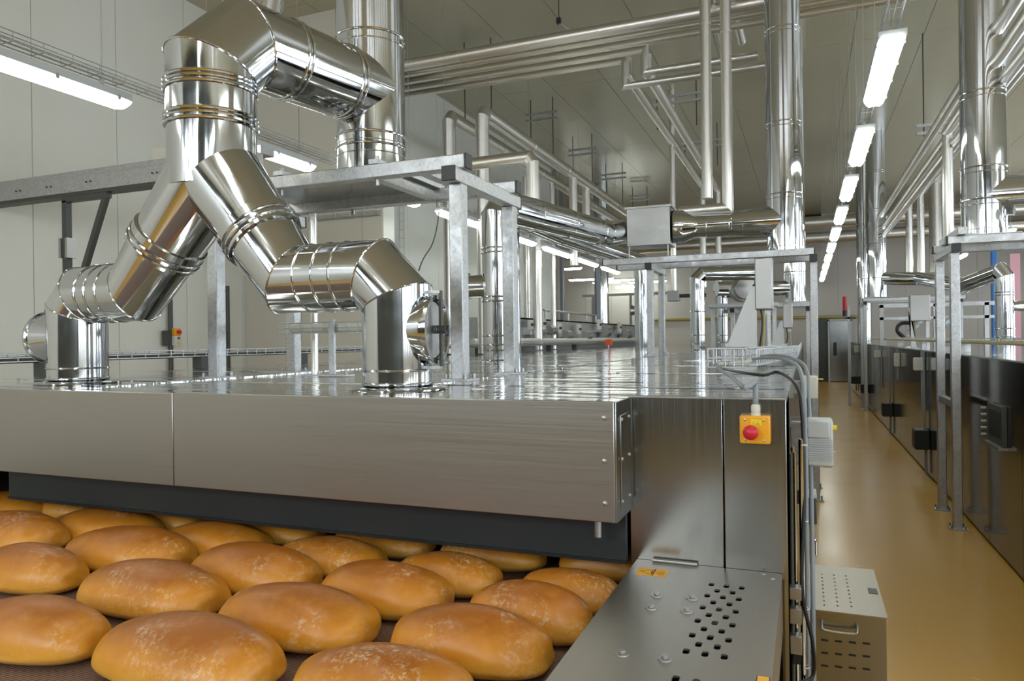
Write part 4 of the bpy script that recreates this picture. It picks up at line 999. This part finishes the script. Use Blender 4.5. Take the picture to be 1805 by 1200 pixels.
sections(rd, [(1.565, 7.94, 3.04), (1.95, 7.95, 3.04), (2.6, 8.0, 3.04), (3.6, 8.0, 3.04)], [.185, .185, .17, .17]); beads(rd, (1.95, 7.95, 3.04), (1, .05, 0), .18, (.02, .35), .008)
pipe('lower_pipe', 'thin jacketed pipe under the wide right duct', [(1.75, 7.7, 2.86), (3.6, 7.7, 2.86)], .05)
f5 = frame('far galvanised frame on the right oven with posts at the aisle', 1.29, 3.2, 18.6, 19.6, 0, ZR, 2.62, 1.25, 3.3)
p = PY(1545, 470, 18.9); stack('far stack on the right oven left of the thin pipes', p.x, 18.9, 2.64, .21, (3.1, 3.9, 4.7, 5.6))
p = PY(1522, 470, 20.5); stack('slim far pipe stack immediately left of the far right stack', p.x, 20.5, 1.56, .16, (3.2, 4.6))
r2 = thing('exhaust_duct', 'far polished duct with angled run from a riser to the far right stack', 'duct', (4.3, 15.4, ZR))
e_ = PY(1770, 478, 15.4); k1 = PY(1700, 503, 16.5); k2 = PY(1622, 491, 18.5); k3 = PY(1562, 490, 18.9)
sections(r2, [(e_.x, 15.4, ZR), (e_.x, 15.4, e_.z - .1), (e_.x - .06, 15.43, e_.z), k1, k2, k3 + V((-.2, 0, 0))], .15, n=32)
beads(r2, (e_.x, 15.4, ZR), (0, 0, 1), .152, (.05, .15, .3, .9, .95), .01)
h = obj('inspection_drum', MB().lathe([(.08, -.1), (.1, .15), (.13, .16), (.001, .17)], (e_.x + .15, 15.4, 2.25), (1, 0, 0), 24), STEEL, r2)
a = PY(1604, 520, 14.2); c = PY(1640, 565, 14.2); g_ = PY(1582, 600, 14.2)
panelbox('control box on a plate above the right oven, behind the tall posts', a.x, c.x, 14.2, c.z, a.z, g_.x + .3, ZR + .003)
tr = thing('wire_basket_tray', 'cable tray with yellow cables along the right oven top edge', 'cable tray', (1.6, 10, ZR))
basket(tr, (1.62, 5.0, 1.66), (1.62, 20, 1.66), .12, .05, .12, r=.004)
for q in range(3): obj('cable_run', MB().tube([(1.57 + .04 * q, 5.0, 1.675), (1.57 + .04 * q, 20, 1.675)], .018, 7), (YCABLE, CABLE, YCABLE)[q], tr)
for y in (6, 9.2, 12, 15, 18): obj('foot', bx(1.57, 1.67, y - .03, y + .03, ZR + .001, 1.66), GALV, tr)
for k, (u, v0, v1, Y, r, lab) in enumerate(((1604, 340, 500, 21, .085, 'left thin'), (1624, 340, 500, 21, .085, 'right thin'), (1672, 232, 430, 10.2, .058, 'nearest thick'), (1651, 300, 480, 26, .2, 'farthest wide'))):
    t0 = PY(u, v0, Y); b0 = PY(u, v1, Y)
    if k == 3: t0.z = HC
    pipe('feed_pipe', 'upright jacketed pipe above the right oven, %s one' % lab, [(b0.x, Y, b0.z), (b0.x, Y, t0.z)] + ([(b0.x, 9.0, t0.z)] if k < 2 else ([(b0.x, 4, t0.z)] if k == 2 else [])), r, group='upright pipes above the right oven')
for k, (u, v) in enumerate(((1805, 95), (1805, 55), (1790, 0))):
    p = PY(u, v, 7.2)
    pipe('overhead_pipe', 'jacketed pipe running back at the upper right corner, %s of three' % ('lowest', 'middle', 'highest')[k], [(p.x, 4.5, p.z), (p.x, 22, p.z)], .06, group='pipes at the upper right corner')
trapeze('hanger bar at the upper right beside the right hand stack', 2.2, 2.9, 8.2, PY(1790, 27, 8.2).z, PY(1790, 60, 8.2).z)
p = PY(1667, 220, 13); trapeze('hanger bar over the right oven left of the nearest thick pipe', p.x - .3, p.x + .3, 13, p.z, p.z - .15)
p = PY(1752, 500, 24); bp = obj('blue_post', bx(p.x - .06, p.x + .06, 23.9, 24.1, 0, 4.4), BLUE, None, bevel=.01, label='blue upright post behind the right oven', cat='post')
p = PY(1790, 520, 24); obj('pink_strip_curtain', bx(p.x - .12, p.x + .12, 24, 24.03, .0, 4.0), PINK, None, label='pink upright strip curtain at the right edge far behind', cat='curtain')
p = PY(1489, 540, 20.2); sg = thing('signal_light', 'red and black signal light on a thin post at the aisle end', 'light', (p.x, 20.2, 0))
obj('post', bx(p.x + .06, p.x + .12, 20.17, 20.23, 0, p.z), GALV, sg); obj('red_lens', cyl((p.x, 20.2, p.z - .1), (p.x, 20.2, p.z + .25), .05, n=14), RED, sg); obj('black_base', cyl((p.x, 20.2, p.z - .25), (p.x, 20.2, p.z - .1), .055, n=14), BLACK, sg); obj('arm', bx(p.x, p.x + .25, 20.17, 20.23, p.z - .32, p.z - .27), DARKPAINT, sg)
lb = thing('lift_rig', 'pale rail rig with angled chute above the far right oven', 'machine', (2.2, 17.2, ZR))
obj('rail', bx(1.45, 3.6, 17.1, 17.2, 2.34, 2.42), GALV, lb); obj('rail', bx(1.45, 3.6, 17.1, 17.2, 2.08, 2.14), GALV, lb)
for x in (1.5, 2.35, 2.5, 3.4): obj('post', bx(x - .04, x + .04, 17.1, 17.2, ZR, 2.4), ALU, lb)
obj('chute', bar((1.95, 17, 1.75), (2.25, 17, 2.1), .1, .1), STEEL, lb); obj('chute', bar((2.55, 17, 1.85), (2.85, 17, 2.15), .1, .1), STEEL, lb)
obj('hose', MB().tube([(1.9, 16.95, 1.7), (1.78, 16.95, 1.85), (1.85, 16.95, 2.0), (2.1, 16.95, 2.0)], .04, 8, 6), BLACK, lb)
